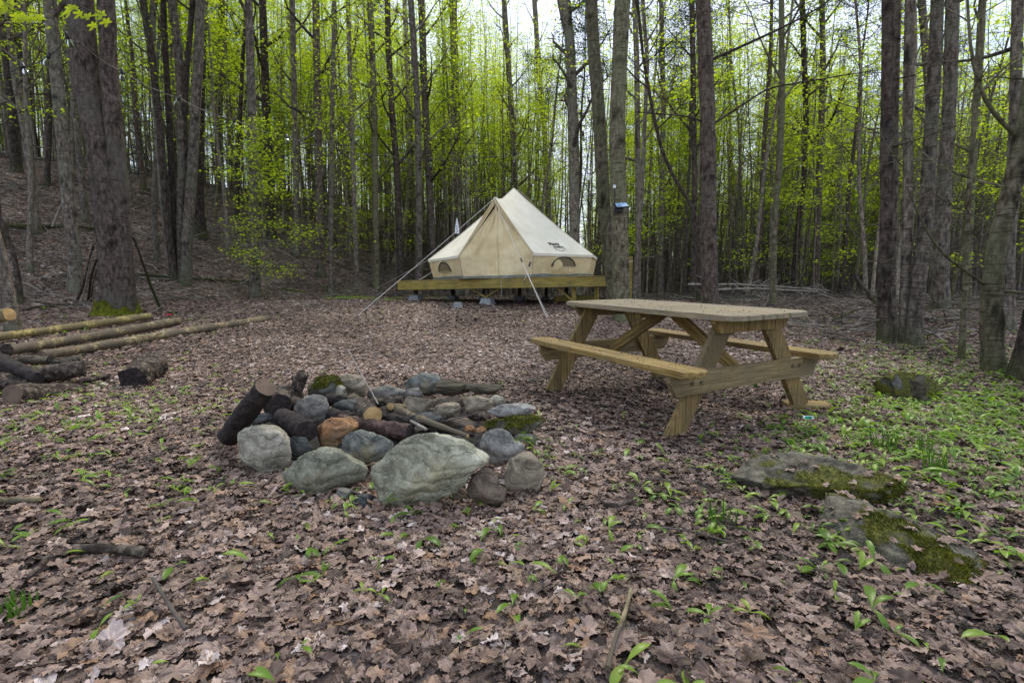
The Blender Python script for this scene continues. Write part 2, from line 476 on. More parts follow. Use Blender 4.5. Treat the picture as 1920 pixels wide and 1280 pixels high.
def rock_mat(name, stops, patch=None, moss=None, scale=5, crack=True):
    scale = scale * 1.9
    m, t, b = nodes(name, .82, .35)
    co = coords(t)
    n = noise(t, co, scale, 10, .68, .4)
    col = ramp(t, n, [(.5 + (p - .5) * .62, tuple(x * (1, .98, .93)[k_] for k_, x in enumerate(c))) for p, c in stops])
    f = noise(t, co, scale * 9, 5, .7)
    col = mix(t, ramp(t, f, [(.3, (.8, .8, .8)), (.45, (0, 0, 0))]), col, tuple(c * .4 for c in stops[0][1]))
    if patch:
        n2 = noise(t, coords(t), 3.2, 5, .6)
        col = mix(t, ramp(t, n2, [(patch[0], (0, 0, 0)), (patch[0] + .12, (.85, .85, .85))]), col, patch[1])
    w = N(t, "ShaderNodeTexWave", Scale=5.0, Distortion=11.0, Detail=6.0); w.bands_direction = 'Z'
    t.links.new(co, w.inputs["Vector"])
    h = math_(t, 'ADD', math_(t, 'MULTIPLY', n, 1.2), math_(t, 'MULTIPLY', w.outputs["Fac"], .25))
    dnv = N(t, "ShaderNodeTexNoise", Scale=4.0, Detail=5.0); t.links.new(co, dnv.inputs["Vector"])
    va = N(t, "ShaderNodeVectorMath", operation='SCALE'); va.inputs["Scale"].default_value = .35; t.links.new(dnv.outputs["Color"], va.inputs[0])
    vb = N(t, "ShaderNodeVectorMath", operation='ADD'); t.links.new(co, vb.inputs[0]); t.links.new(va.outputs[0], vb.inputs[1])
    vo = N(t, "ShaderNodeTexVoronoi", Scale=3.4, feature='DISTANCE_TO_EDGE'); t.links.new(vb.outputs[0], vo.inputs["Vector"])
    crk = ramp(t, vo.outputs["Distance"], [(.0, (1, 1, 1)), (.035, (0, 0, 0))])
    h = math_(t, 'SUBTRACT', h, math_(t, 'MULTIPLY', crk, .3))
    col = mix(t, math_(t, 'MULTIPLY', crk, .25), col, tuple(c * .3 for c in stops[0][1]))
    g2 = noise(t, co, 110, 3, .8); col = mix(t, math_(t, 'MULTIPLY', ramp(t, g2, [(.52, (0, 0, 0)), (.62, (1, 1, 1))]), .35), col, tuple(min(1, c * 1.35) for c in stops[-1][1]))
    col = mix(t, ramp(t, w.outputs["Fac"], [(.02, (.4, .4, .4)), (.14, (0, 0, 0))]), col, tuple(c * .45 for c in stops[0][1]))
    if moss:
        ka = N(t, "ShaderNodeAttribute", attribute_name="mark"); n3 = noise(t, coords(t), 26, 6, .7)
        mf = ramp(t, math_(t, 'ADD', ka.outputs["Fac"], math_(t, 'MULTIPLY_ADD', n3, .9, -.45)), [(.30, (0, 0, 0)), (.62, (1, 1, 1))])
        fm = noise(t, co, 60, 6, .7)
        mcol = ramp(t, fm, [(.3, (.022, .028, .005)), (.5, (.085, .09, .012)), (.7, (.21, .19, .02))])
        col = mix(t, mf, col, mcol)
        h = math_(t, 'ADD', h, math_(t, 'MULTIPLY', mf, math_(t, 'ADD', fm, .4)))
    t.links.new(col, b.inputs["Base Color"])
    bump(t, b, h, .8, .02)
    return m
RK = {
 'green': rock_mat('rock_green_grey', [(.3, (.15, .152, .108)), (.5, (.30, .305, .225)), (.72, (.46, .46, .37))], (.56, (.29, .25, .12)), scale=4),
 'greend': rock_mat('rock_green_dark', [(.3, (.09, .09, .062)), (.5, (.19, .195, .145)), (.72, (.31, .315, .25))], (.55, (.16, .13, .075)), scale=4),
 'tan': rock_mat('rock_tan', [(.3, (.12, .10, .07)), (.5, (.225, .19, .14)), (.72, (.34, .30, .23))], (.58, (.14, .12, .085))),
 'pale': rock_mat('rock_pale', [(.3, (.15, .14, .105)), (.5, (.27, .255, .205)), (.72, (.38, .365, .31))], (.60, (.17, .15, .10))),
 'orange': rock_mat('rock_orange', [(.3, (.10, .045, .02)), (.5, (.25, .125, .055)), (.72, (.38, .23, .12))], (.54, (.17, .13, .08))),
 'blue': rock_mat('rock_blue_grey', [(.3, (.11, .11, .10)), (.5, (.23, .228, .215)), (.72, (.36, .355, .34))], (.66, (.20, .16, .11))),
 'dark': rock_mat('rock_dark', [(.3, (.018, .02, .02)), (.5, (.05, .055, .055)), (.72, (.10, .11, .11))], (.62, (.12, .10, .06))),
 'slate': rock_mat('rock_slate', [(.3, (.05, .055, .05)), (.5, (.115, .125, .115)), (.72, (.21, .22, .205))], (.55, (.24, .20, .10))),
 'brown': rock_mat('rock_brown', [(.3, (.06, .045, .033)), (.5, (.125, .095, .07)), (.72, (.20, .16, .12))], (.64, (.17, .13, .10))),
 'grey': rock_mat('rock_grey', [(.3, (.075, .07, .06)), (.5, (.15, .145, .13)), (.72, (.24, .235, .215))], (.62, (.12, .10, .07))),
 'mossy': rock_mat('rock_mossy', [(.3, (.035, .032, .022)), (.5, (.092, .084, .062)), (.72, (.175, .162, .125))], (.62, (.08, .07, .05)), (.62, 3.5)),
 'verymossy': rock_mat('rock_very_mossy', [(.3, (.03, .03, .025)), (.5, (.08, .08, .07)), (.72, (.15, .15, .13))], None, (.44, 3)),
}

# ------------------------------------------------------------------ ground
def axis_pts(lo, hi, c, n, k):
    u = np.linspace(-1, 1, n)
    s = np.sinh(u * k) / math.sinh(k)
    return np.where(s < 0, c + s * (c - lo), c + s * (hi - c))
gx = axis_pts(-420, 420, 0, 340, 5.6)
gy = axis_pts(-60, 520, 2.2, 340, 5.6)
GX, GY = np.meshgrid(gx, gy, indexing='ij')
GZ = terrain(GX, GY)
mb = MB()
i, j = np.meshgrid(np.arange(len(gx) - 1), np.arange(len(gy) - 1), indexing='ij')
a = i * len(gy) + j
mb.add(np.stack([GX, GY, GZ], -1).reshape(-1, 3), np.stack([a, a + len(gy), a + len(gy) + 1, a + 1], -1).reshape(-1, 4))
tag(mb.build('ground', M['floor']), kind='structure', label='forest floor of brown soil and leaf mould rising to a bank at the left')

# ------------------------------------------------------------------ geometry-node scatter
def make_coll(name, meshes):
    c = bpy.data.collections.new(name)
    for i, me in enumerate(meshes):
        o = bpy.data.objects.new("%s_%02d" % (name, i), me); c.objects.link(o)
    return c

def euler_from(n, yaw, tilt_ax, tilt):
    """vectorised: z axis near normal n, spun by yaw, tipped by tilt about tilt_ax; returns XYZ eulers"""
    z = n / np.linalg.norm(n, axis=1, keepdims=True)
    h = np.stack([np.cos(tilt_ax), np.sin(tilt_ax), np.zeros_like(tilt_ax)], 1)
    z = z * np.cos(tilt)[:, None] + h * np.sin(tilt)[:, None]
    z /= np.linalg.norm(z, axis=1, keepdims=True)
    x = np.stack([np.cos(yaw), np.sin(yaw), np.zeros_like(yaw)], 1)
    x = x - z * (x * z).sum(1, keepdims=True); x /= np.linalg.norm(x, axis=1, keepdims=True) + 1e-9
    y = np.cross(z, x)
    # matrix columns x,y,z
    ey = np.arcsin(np.clip(-x[:, 2], -1, 1)); ex = np.arctan2(y[:, 2], z[:, 2]); ez = np.arctan2(x[:, 1], x[:, 0])
    return np.stack([ex, ey, ez], 1)

def scatter(name, coll, P, rot, scale, tint, idx=None, seed=0):
    n = len(P)
    me = bpy.data.meshes.new(name)
    me.vertices.add(n); me.vertices.foreach_set("co", np.asarray(P, np.float32).ravel())
    k = len(coll.objects)
    if idx is None: idx = np.random.default_rng(seed).integers(0, k, n)
    for nm, ty, data, key in (("rot", 'FLOAT_VECTOR', rot, "vector"), ("scl", 'FLOAT', scale, "value"), ("tint", 'FLOAT', tint, "value"), ("idx", 'INT', idx, "value")):
        at_ = me.attributes.new(nm, ty, 'POINT')
        at_.data.foreach_set(key, np.asarray(data, np.int32 if ty == 'INT' else np.float32).ravel())
    o = obj(name, me)
    g = bpy.data.node_groups.new(name + "_nodes", 'GeometryNodeTree')
    g.interface.new_socket("Geometry", in_out='INPUT', socket_type='NodeSocketGeometry')
    g.interface.new_socket("Geometry", in_out='OUTPUT', socket_type='NodeSocketGeometry')
    gi, go = g.nodes.new('NodeGroupInput'), g.nodes.new('NodeGroupOutput')
    ip = g.nodes.new('GeometryNodeInstanceOnPoints'); ci = g.nodes.new('GeometryNodeCollectionInfo')
    ci.inputs[0].default_value = coll; ci.inputs[1].default_value = True; ci.inputs[2].default_value = True
    ip.inputs["Pick Instance"].default_value = True
    def na(nm, ty):
        x = g.nodes.new('GeometryNodeInputNamedAttribute'); x.data_type = ty; x.inputs[0].default_value = nm
        return x.outputs[0]
    L = g.links.new
    L(gi.outputs[0], ip.inputs["Points"]); L(ci.outputs[0], ip.inputs["Instance"])
    L(na("idx", 'INT'), ip.inputs["Instance Index"])
    er = g.nodes.new('FunctionNodeEulerToRotation'); L(na("rot", 'FLOAT_VECTOR'), er.inputs[0]); L(er.outputs[0], ip.inputs["Rotation"])
    L(na("scl", 'FLOAT'), ip.inputs["Scale"])
    L(ip.outputs[0], go.inputs[0])
    md = o.modifiers.new("scatter", 'NODES'); md.node_group = g
    return o

def maple_outline(rng, lobes=5, n=32, jag=.10, deep=None):
    th = np.linspace(0, 2 * math.pi, n, endpoint=False)
    ang = {5: [90, 28, 152, -38, 218], 7: [90, 45, 135, 5, 175, -40, 220]}[lobes]
    ln = {5: [1, .86, .86, .52, .52], 7: [1, .7, .7, .65, .65, .45, .45]}[lobes]
    if deep is None: deep = rng.uniform(.68, 1.1)
    r = np.full(n, deep * .75)
    for a_, l in zip(ang, ln):
        d = np.abs((th - R(a_) + math.pi) % (2 * math.pi) - math.pi)
        r = np.maximum(r, l * np.clip(1 - d / .62, 0, 1) ** .75)
    d = np.abs((th - R(-90) + math.pi) % (2 * math.pi) - math.pi)
    r = np.where(d < .25, r * .35, r)
    r = r * (1 + rng.uniform(-jag, jag, n) * 1.5)
    return np.stack([np.cos(th) * r, np.sin(th) * r], 1)

def litter_leaf(seed, mat_):
    rng = np.random.default_rng(seed)
    o = maple_outline(rng, 5 if seed % 3 else 7, 30, .16) * rng.uniform(.7, 1.1, (1, 2))
    if seed % 5 == 4: o = np.stack([np.cos(np.linspace(0, 6.28, 30, endpoint=False)) * .5, np.sin(np.linspace(0, 6.28, 30, endpoint=False)) * .85], 1) * rng.uniform(.85, 1.1, (30, 1))
    n = len(o)
    mid = o * .5
    P = np.vstack([o, mid, [[0, 0]]])
    ax = rng.uniform(0, math.pi); k = rng.uniform(.1, .55) * rng.choice([-1, 1])
    u = P[:, 0] * math.cos(ax) + P[:, 1] * math.sin(ax)
    w = -P[:, 0] * math.sin(ax) + P[:, 1] * math.cos(ax)
    rad = np.hypot(P[:, 0], P[:, 1])
    z = k * u ** 2 + rng.uniform(-.3, .4) * np.maximum(0, w - .3) + .10 * np.cos(5 * np.arctan2(P[:, 1], P[:, 0]) + .5) * rad + rng.normal(0, .055, len(P)) + rng.uniform(-.15, .2) * np.abs(w)
    if seed % 4 == 1:      # torn leaf: one side folded over
        fold = np.clip(P[:, 0] * math.cos(ax) + P[:, 1] * math.sin(ax) - rng.uniform(.05, .3), 0, None)
        P[:, 0] -= 1.7 * fold * math.cos(ax); P[:, 1] -= 1.7 * fold * math.sin(ax); z = z + .22 * fold + .04
    V = np.stack([P[:, 0], P[:, 1], z], 1) * ((.036 if seed % 5 else .045) if seed % 3 else .024)
    a = np.arange(n); b = (a + 1) % n
    F = [[int(i), int(j), int(j + n), int(i + n)] for i, j in zip(a, b)] + [[int(i + n), int(j + n), 2 * n] for i, j in zip(a, b)]
    m_ = MB(); m_.add(V, F, smooth=bool(seed % 2))
    return m_.mesh("litter_leaf", mat_)
LEAFC = make_coll("litter_leaf", [litter_leaf(s, M['litter']) for s in range(24)])

# keep-out zones for litter and plants: (x, y, r)
KEEP = []
ROCK_TOPS = []
def wedge_points(rng, y0, y1, dens, wide=1.15, pad=1.8):
    """points over the part of the ground the photograph looks at, with a margin at the sides"""
    A = (y1 - y0) * (wide * (y1 + y0) + 2 * pad)
    n = int(A * dens)
    y = np.sqrt(rng.uniform(0, 1, n) * (y1 ** 2 - y0 ** 2) + y0 ** 2) if y0 > 0 else y1 * np.sqrt(rng.uniform(0, 1, n))
    x = rng.uniform(-1, 1, n) * (wide * y + pad)
    return x, y

def keep_mask(x, y):
    m_ = np.ones(len(x), bool)
    for (kx, ky, kr) in KEEP:
        m_ &= (x - kx) ** 2 + (y - ky) ** 2 > kr * kr
    return m_

def make_litter():
    rng = np.random.default_rng(3)
    xs, ys, sc = [], [], []
    for y0, y1, dn, s in ((.55, 3.0, 2300, 1.0), (3.0, 6, 1500, 1.0), (6, 11, 700, 1.1), (11, 20, 240, 1.4), (20, 34, 60, 2.2)):
        x, y = wedge_points(rng, y0, y1, dn)
        xs.append(x); ys.append(y); sc.append(np.full(len(x), s))
    x, y, s = map(np.concatenate, (xs, ys, sc))
    k = keep_mask(x, y); x, y, s = x[k], y[k], s[k]
    n = len(x)
    nn = tnormal(x, y, .08)
    trod = np.exp(-((x + .6) / 2.6) ** 2 - ((y - 6.2) / 3.0) ** 2)
    tilt = np.abs(rng.normal(0, .19, n)) * (1 - .45 * trod); tilt[rng.uniform(0, 1, n) < .14] *= 2.0; tilt[rng.uniform(0, 1, n) < .4] *= .3
    rot = euler_from(nn, rng.uniform(0, 6.28, n), rng.uniform(0, 6.28, n), np.clip(tilt, 0, 1.1))
    flip = rng.uniform(0, 1, n) < .5
    rot[flip, 0] += math.pi
    z = terrain(x, y) + rng.uniform(.0, .020, n)
    s = s * (1 - .2 * trod)
    tint = np.clip(.06 * trod + rng.beta(1.7, 2.1, n) * .92 + .30 * vnoise(x * 1.1, y * 1.1, 11) + .14 * vnoise(x * 4, y * 4, 12), 0, 1)
    z += 0.02 * np.clip(tilt, 0, 1)
    P = np.stack([x, y, z], 1); sc_ = s * rng.uniform(.6, 1.35, n)
    if ROCK_TOPS:
        T = np.array(ROCK_TOPS); T = T[rng.permutation(len(T))[:46]]; k_ = len(T)
        P = np.vstack([P, T + [0, 0, .012]]); rot = np.vstack([rot, np.stack([rng.normal(0, .2, k_), rng.normal(0, .2, k_), rng.uniform(0, 6.28, k_)], 1)]); sc_ = np.concatenate([sc_, rng.uniform(.6, 1.0, k_)]); tint = np.concatenate([tint, rng.uniform(.2, .7, k_)])
    o = scatter('leaf_litter', LEAFC, P, rot, sc_, tint, seed=4)
    tag(o, 'dry brown and mauve fallen maple leaves carpeting the clearing', 'leaf litter', kind='stuff')

# ------------------------------------------------------------------ tent platform
DC = Vector((0.32, 15.9)); DECK_Z = 1.06; DYAW = R(-23); DTILT = R(1.15)
deck = thing('wooden_platform', 'low yellow-green timber platform on concrete blocks carrying the bell tent', 'platform', (DC.x, DC.y, DECK_Z), rot=(0, -DTILT, DYAW))
DL, DW, FH = 5.65, 5.0, .235
def part(name, mb_, mats, parent, label=None, loc=None):
    o = mb_.build(name, mats, parent, loc)
    if label: o['label'] = label
    return o
nb = 35
for q in range(nb):
    y = -DW / 2 + (q + .5) * DW / nb
    x0 = rnd.uniform(-.012, .012)
    o = part('deck_board', MB().box((0, 0, 0), (DL + .03, DW / nb - .008, .032), bev=.004), M['treated'], deck)
    o.location = (x0, y, -.016)
for (c_, s_) in (((0, -DW / 2 + .019, -.034 - FH / 2), (DL, .038, FH)), ((0, DW / 2 - .019, -.034 - FH / 2), (DL, .038, FH))):
    part('fascia_board', MB().box((0, 0, 0), s_, bev=.005), M['fascia'], deck, loc=c_)
for sg in (-1, 1):
    part('side_fascia_board', MB().box((0, 0, 0), (DW - .08, .038, FH), bev=.005), M['fascia'], deck, loc=(sg * (DL / 2 - .019), 0, -.034 - FH / 2)).rotation_euler = (0, 0, R(90))
for q in range(13):
    part('joist', MB().box((0, 0, 0), (.038, DW - .09, .19)), M['dark_wood'], deck, loc=(-DL / 2 + .3 + q * (DL - .6) / 12, 0, -.13))
deck_posts = []
def to_world_deck(x, y, z):
    mt = Matrix.Translation((DC.x, DC.y, DECK_Z)) @ Matrix.Rotation(DYAW, 4, 'Z') @ Matrix.Rotation(-DTILT, 4, 'Y')
    return mt @ Vector((x, y, z)), mt
def frustum(mb_, cx, cy, z0, z1, a, b_):
    v = []
    for z, h in ((z0, a), (z0 + .02, a + .004), (z1 - .015, b_ + .006), (z1, b_)):
        v += [(cx - h, cy - h, z), (cx + h, cy - h, z), (cx + h, cy + h, z), (cx - h, cy + h, z)]
    f = [[3, 2, 1, 0], [12, 13, 14, 15]]
    for l in range(3):
        for e in range(4): f.append([l * 4 + e, l * 4 + (e + 1) % 4, l * 4 + 4 + (e + 1) % 4, l * 4 + 4 + e])
    mb_.add(v, f, smooth=False)
for (x, y, blk) in ((-2.45, -2.15, 1), (-.1, -2.3, 1), (2.3, -2.3, 0), (2.72, -1.7, 0), (-2.45, 0, 1), (-.1, 0, 1), (1.4, 0, 1), (2.6, 1.0, 1), (-2.4, 2.2, 1), (0, 2.2, 1), (2.5, 2.2, 1)):
    w, mt = to_world_deck(x, y, -.27)
    g = tz(w.x, w.y) - .03
    zb = (mt.inverted() @ Vector((w.x, w.y, g))).z
    top = zb + (.20 if blk else .02)
    if top < -.3:
        part('post', MB().box((0, 0, (top - .03 - .27) / 2), (.09, .09, -.27 - top + .03)), M['fascia'] if not blk else M['dark_wood'], deck, loc=(x, y, 0))
    if blk:
        m_ = MB(); frustum(m_, 0, 0, 0, .20, .17, .12)
        part('concrete_block', m_, M['concrete'], deck, loc=(x, y, zb))
def brace(p0, p1, w=.085, t=.036, mat_=None):
    p0, p1 = Vector(p0), Vector(p1); d = p1 - p0
    o = part('brace', MB().box((0, 0, 0), (d.length, t, w), bev=.004), mat_ or M['fascia'], deck)
    o.matrix_local = Matrix.Translation((p0 + p1) / 2) @ Matrix(basis(d, (0, 1, 0)).tolist()).to_4x4()
    return o
_w, _m = to_world_deck(-.1, -2.3, 0); _g = (_m.inverted() @ Vector((_w.x, _w.y, tz(_w.x, _w.y)))).z + .19
brace((-.1, -2.36, _g), (-.58, -2.36, -.24)); brace((-.1, -2.36, _g), (.38, -2.36, -.24))
brace((2.3, -2.36, -.62), (1.85, -2.36, -.24))
# a grey timber balk lying under the platform
for nm, lab, ct, (x0, y0), (x1, y1), zz, rr, mm in (
    ('timber_beam', 'greenish squared beam lying on the ground under the right end of the platform', 'beam', (1090, 566), (1055, 570), .10, .08, 'fascia'),
    ('stone_block', 'small pale concrete block lying loose in front of the dark space under the platform', 'block', (858, 574), (868, 574), .0, .06, 'concrete')):
    p = ground(x0, y0 + 4); p2 = ground(x1, y1 + 4)
    if nm == 'stone_block':
        m_ = MB(); frustum(m_, 0, 0, 0, .17, .10, .075)
        o = m_.build(nm, M[mm]); o.location = (p.x, p.y, tz(p.x, p.y) - .02); o.rotation_euler = (0, 0, .4)
    else:
        m_ = MB().box((0, 0, 0), (1.3, .14, .16), bev=.008); o = m_.build(nm, M[mm]); o.location = (p.x, p.y + 1.0, tz(p.x, p.y + 1.0) + .12); o.rotation_euler = (0, 0, R(8))
    tag(o, lab, ct)

# ------------------------------------------------------------------ bell tent
tent_w, _ = to_world_deck(-.15, -.20, 0.004)
tent = thing('bell_tent', 'cream canvas bell tent with closed front door pitched on the timber platform', 'tent', tent_w, rot=(0, -DTILT, R(-12.5)))
RB, RE, WH, AP = 2.44, 2.60, .64, 2.68
def tp(deg, r, z): return np.array([math.sin(R(deg)) * r, -math.cos(R(deg)) * r, z])
APEX = np.array([0.0, 0.0, AP]); PEAK = np.array([-0.09, -1.98, 2.12]); RPEAK = np.array([0.05, .62, 2.33])
def patch(mb_, a0, a1, b0, b1, nu=14, nv=22, sag=.06, wr=.012, seed=0, out=1):
    """surface between the edge a0-a1 (upper) and b0-b1 (lower), sagging between, with soft creases"""
    u = np.linspace(0, 1, nu)[:, None, None]; v = np.linspace(0, 1, nv)[None, :, None]
    top = a0 * (1 - u) + a1 * u; bot = b0 * (1 - u) + b1 * u
    # the ridge line itself hangs between its ends
    top = top - np.array([0, 0, 1]) * (4 * u * (1 - u)) * (.15 if np.linalg.norm(a1 - a0) > 1.5 and min(a0[2], a1[2]) > 1.5 else 0)
    Pp = top * (1 - v) + bot * v
    n = np.cross(a1 + b1 - a0 - b0, (b0 + b1) - (a0 + a1)); n /= np.linalg.norm(n)
    if n[2] < 0: n = -n
    s_ = 4 * v * (1 - v) * (.6 + .4 * 4 * u * (1 - u))
    w_ = vnoise((u * 5 + 3)[..., 0] + 0 * v[..., 0], (v * 2.2)[..., 0] + u[..., 0] * 2 + seed * 3.3, seed)[..., None]
    edge = np.minimum(1, 6 * u * (1 - u)) * np.minimum(1, 6 * v * (1 - v))
    Pp = Pp - n * sag * s_ + n * wr * w_ * 2 * edge
    i, j = np.meshgrid(np.arange(nu - 1), np.arange(nv - 1), indexing='ij'); a = i * nv + j
    mb_.add(Pp.reshape(-1, 3), np.stack([a, a + 1, a + nv + 1, a + nv], -1).reshape(-1, 4))
    return Pp
seams = []
eave = lambda d: tp(d, RE, WH - .03 if abs(d) < 30 else WH - .05)
JR, JL = eave(22.5), eave(-22.5)
roof = [(APEX, PEAK, eave(67.5), JR), (PEAK, APEX, JL, eave(-67.5))]
angs = [67.5, 112.5, 157.5, 202.5, 247.5, 292.5]
for a_, b_ in zip(angs[:-1], angs[1:]): roof.append((APEX, APEX + 0, eave(a_), eave(b_)))
for q, (a0, a1, b0, b1) in enumerate(roof):
    m_ = MB(); patch(m_, a0, a1, b0, b1, sag=.075 if q < 2 else .07, seed=q + 20, wr=.024)
    part('roof_panel', m_, M['canvas'], tent)
    # scalloped valance under the eave
    m_ = MB(); patch(m_, b0, b1, b0 + np.array([0, 0, -.07]), b1 + np.array([0, 0, -.07]), nv=4, sag=0, wr=.006, seed=q)
    part('valance', m_, M['canvas'], tent)
m_ = MB()
for a_ in angs + [22.5, -22.5]:
    top = APEX if a_ not in (22.5, -22.5) else PEAK
    e = eave(a_)
    n_ = 12; tt = np.linspace(0, 1, n_)[:, None]
    line = top * (1 - tt) + e * tt - np.array([0, 0, 1]) * (4 * tt * (1 - tt)) * .045 * 1.2 + np.array([0, 0, .004])
    m_.tube(line, .009, 5, attr=0)
part('seam_piping', m_, M['canvas'], tent)
# hooded rear vent under the apex
m_ = MB()
patch(m_, APEX + np.array([.0, .1, -.02]), APEX + np.array([.14, .0, -.05]), np.array([.35, .75, 2.12]), np.array([.62, .18, 2.13]), 6, 8, sag=-.05, wr=0)
part('vent_hood', m_, M['canvas'], tent)
# walls
for q, (a_, b_) in enumerate(zip([22.5] + angs, angs + [337.5])):
    m_ = MB(); patch(m_, tp(a_, RE - .02, WH - .055), tp(b_, RE - .02, WH - .055), tp(a_, RB, 0), tp(b_, RB, 0), nu=18, nv=10, sag=.015, wr=.04, seed=q + 40)
    part('wall_panel', m_, M['canvas_wall_shaded'], tent)
    m_ = MB(); patch(m_, tp(a_, RB + .012, .10), tp(b_, RB + .012, .10), tp(a_, RB + .05, 0.003), tp(b_, RB + .05, 0.003), nu=18, nv=5, sag=-.01, wr=.012, seed=q + 60)
    part('groundsheet_edge', m_, M['groundsheet'], tent)
def wall_window(a_, b_, w, h, z0, label):
    A, B = tp(a_, RB + .035, 0), tp(b_, RB + .035, 0); mid = (A + B) / 2; ux = (B - A) / np.linalg.norm(B - A)
    nrm = np.array([mid[0], mid[1], 0]); nrm /= np.linalg.norm(nrm)
    th = np.linspace(0, math.pi, 20)
    c = mid + nrm * .012
    arc = np.array([c + ux * (-math.cos(t) * w / 2) + np.array([0, 0, z0 + math.sin(t) * h]) + nrm * (.20 * (z0 + math.sin(t) * h)) for t in th])
    m1 = MB(); m1.add(np.vstack([arc, c + np.array([0, 0, z0]) + nrm * .2 * z0]), [[k_, k_ + 1, 20] for k_ in range(19)], smooth=False)
    win = part('window', m1, M['mesh_window'], tent, label)
    m2 = MB(); m2.tube(arc + nrm * .006, .013, 6); part('window_rim', m2, M['black'], win)
    m3 = MB(); m3.tube(np.array([arc[0], arc[-1]]) + nrm * .006, .006, 5); part('window_sill', m3, M['canvas_wall_shaded'], win)
wall_window(22.5, 67.5, .78, .25, .27, 'half-moon mesh window with black rim')
wall_window(-67.5, -22.5, .74, .26, .22, 'half-moon mesh window with black rim')
# door: two leaves meeting in a zip under the front peak
DP = PEAK + np.array([0, .10, -.13])
jl_t, jr_t, jl_b, jr_b = tp(-22.5, RE - .03, WH - .055), tp(22.5, RE - .03, WH - .055), tp(-22.5, RB, .05), tp(22.5, RB, .05)
mid_b = (jl_b + jr_b) / 2
for sg, jt, jb in ((-1, jl_t, jl_b), (1, jr_t, jr_b)):
    m_ = MB()
    nu, nv = 18, 30
    vv = np.linspace(0, 1, nv); Pp = np.zeros((nu, nv, 3))
    zc = DP[2] * (1 - vv) + mid_b[2] * vv
    yc = DP[1] * (1 - vv) + mid_b[1] * vv
    outx, outy = np.zeros(nv), np.zeros(nv)
    for k_, z in enumerate(zc):
        if z > jt[2]:
            f = (DP[2] - z) / (DP[2] - jt[2]); outx[k_] = jt[0] * f * (1 - .03 * math.sin(f * math.pi)); outy[k_] = DP[1] + (jt[1] - DP[1]) * f
        else: f = (jt[2] - z) / (jt[2] - jb[2]); outx[k_] = jt[0] * (1 - f) + jb[0] * f; outy[k_] = jt[1] * (1 - f) + jb[1] * f
    for k_, uu in enumerate(np.linspace(0, 1, nu)):
        wv = vnoise(np.full(nv, uu * 3.0 + sg * 5), vv * 2 + uu * 2.5, 9) * .16 + vnoise(np.full(nv, uu * 9.0), vv * 4 - uu * 7, 17) * .07
        Pp[k_, :, 0] = outx * uu; Pp[k_, :, 1] = yc + (outy - yc) * uu + wv * math.sin(min(1, uu * 1.0) * math.pi) - .01; Pp[k_, :, 2] = zc
    i, j = np.meshgrid(np.arange(nu - 1), np.arange(nv - 1), indexing='ij'); a = i * nv + j
    m_.add(Pp.reshape(-1, 3), np.stack([a, a + 1, a + nv + 1, a + nv], -1).reshape(-1, 4))
    part('door_panel', m_, M['canvas_wall_shaded'], tent)
    # the rolled hem of the roof beside the door
    m_ = MB(); P0 = PEAK + np.array([0, -.03, -.02]); J = eave(22.5 * sg)
    patch(m_, P0, J + np.array([0, -.01, 0]), P0 + np.array([-.03 * sg, .06, -.11]), J + np.array([-.05 * sg, .08, -.06]), 14, 4, sag=0, wr=.004)
    part('door_hem', m_, M['canvas_wall_shaded'], tent)
m_ = MB()
tt = np.linspace(0.02, 1, 24)[:, None]
zipl = DP * (1 - tt) + mid_b * tt + np.array([0, -.025, 0]) + np.array([1, 0, 0]) * .01 * np.sin(tt * 9)
for k_ in range(23):
    a_, b_ = zipl[k_], zipl[k_ + 1]
    m_.add([a_ + [-.028, 0, 0], a_ + [.028, 0, 0], b_ + [.028, 0, 0], b_ + [-.028, 0, 0]], [[0, 1, 2, 3]])
part('zip_flap', m_, M['canvas_wall_shaded'], tent)
m_ = MB(); m_.tube(zipl[4:] + np.array([.03, -.006, 0]), .005, 5); part('zip', m_, M['canvas_wall_shaded'], tent)
m_ = MB(); patch(m_, jl_b + [0, -.02, .02], jr_b + [0, -.02, .02], tp(-22.5, RB + .05, .003) + [0, -.02, 0], tp(22.5, RB + .05, .003) + [0, -.02, 0], 14, 4, sag=0, wr=.012)
part('groundsheet_edge', m_, M['groundsheet'], tent)
# printed logo on the front right roof panel
A, B_, C_ = APEX, eave(67.5), JR
def on_roof(u, v):
    u_, v_ = u, v
    top = APEX * (1 - u_) + PEAK * u_ - np.array([0, 0, 1]) * (4 * u_ * (1 - u_)) * .15
    bot = eave(67.5) * (1 - u_) + JR * u_
    n = np.cross(PEAK + JR - APEX - eave(67.5), (eave(67.5) + JR) - (APEX + PEAK)); n /= np.linalg.norm(n)
    if n[2] < 0: n = -n
    return top * (1 - v_) + bot * v_ - n * .075 * 4 * v_ * (1 - v_) * (.6 + .4 * 4 * u_ * (1 - u_)), n
def text_on(body, u, v, size, font_bold=0, parent=tent, name='logo_lettering'):
    cu = bpy.data.curves.new(name, 'FONT'); cu.body = body; cu.size = size; cu.extrude = .001; cu.offset = font_bold; cu.align_x = 'CENTER'
    tmp = bpy.data.objects.new(name, cu); COL.objects.link(tmp)
    dg = bpy.context.evaluated_depsgraph_get(); me = bpy.data.meshes.new_from_object(tmp.evaluated_get(dg)); bpy.data.objects.remove(tmp)
    me.materials.clear(); me.materials.append(M['black'])
    p, n = on_roof(u, v); p2, _ = on_roof(u - .05, v); p3, _ = on_roof(u, v - .05)
    x = p2 - p; x /= np.linalg.norm(x); yv = p3 - p; yv -= x * (yv @ x); yv /= np.linalg.norm(yv); z = np.cross(x, yv)
    o = obj(name, me, parent)
    o.matrix_local = Matrix.Translation(Vector(p + z * .012)) @ Matrix(np.stack([x, yv, z], 1).tolist()).to_4x4()
    return o, x, yv, z, p
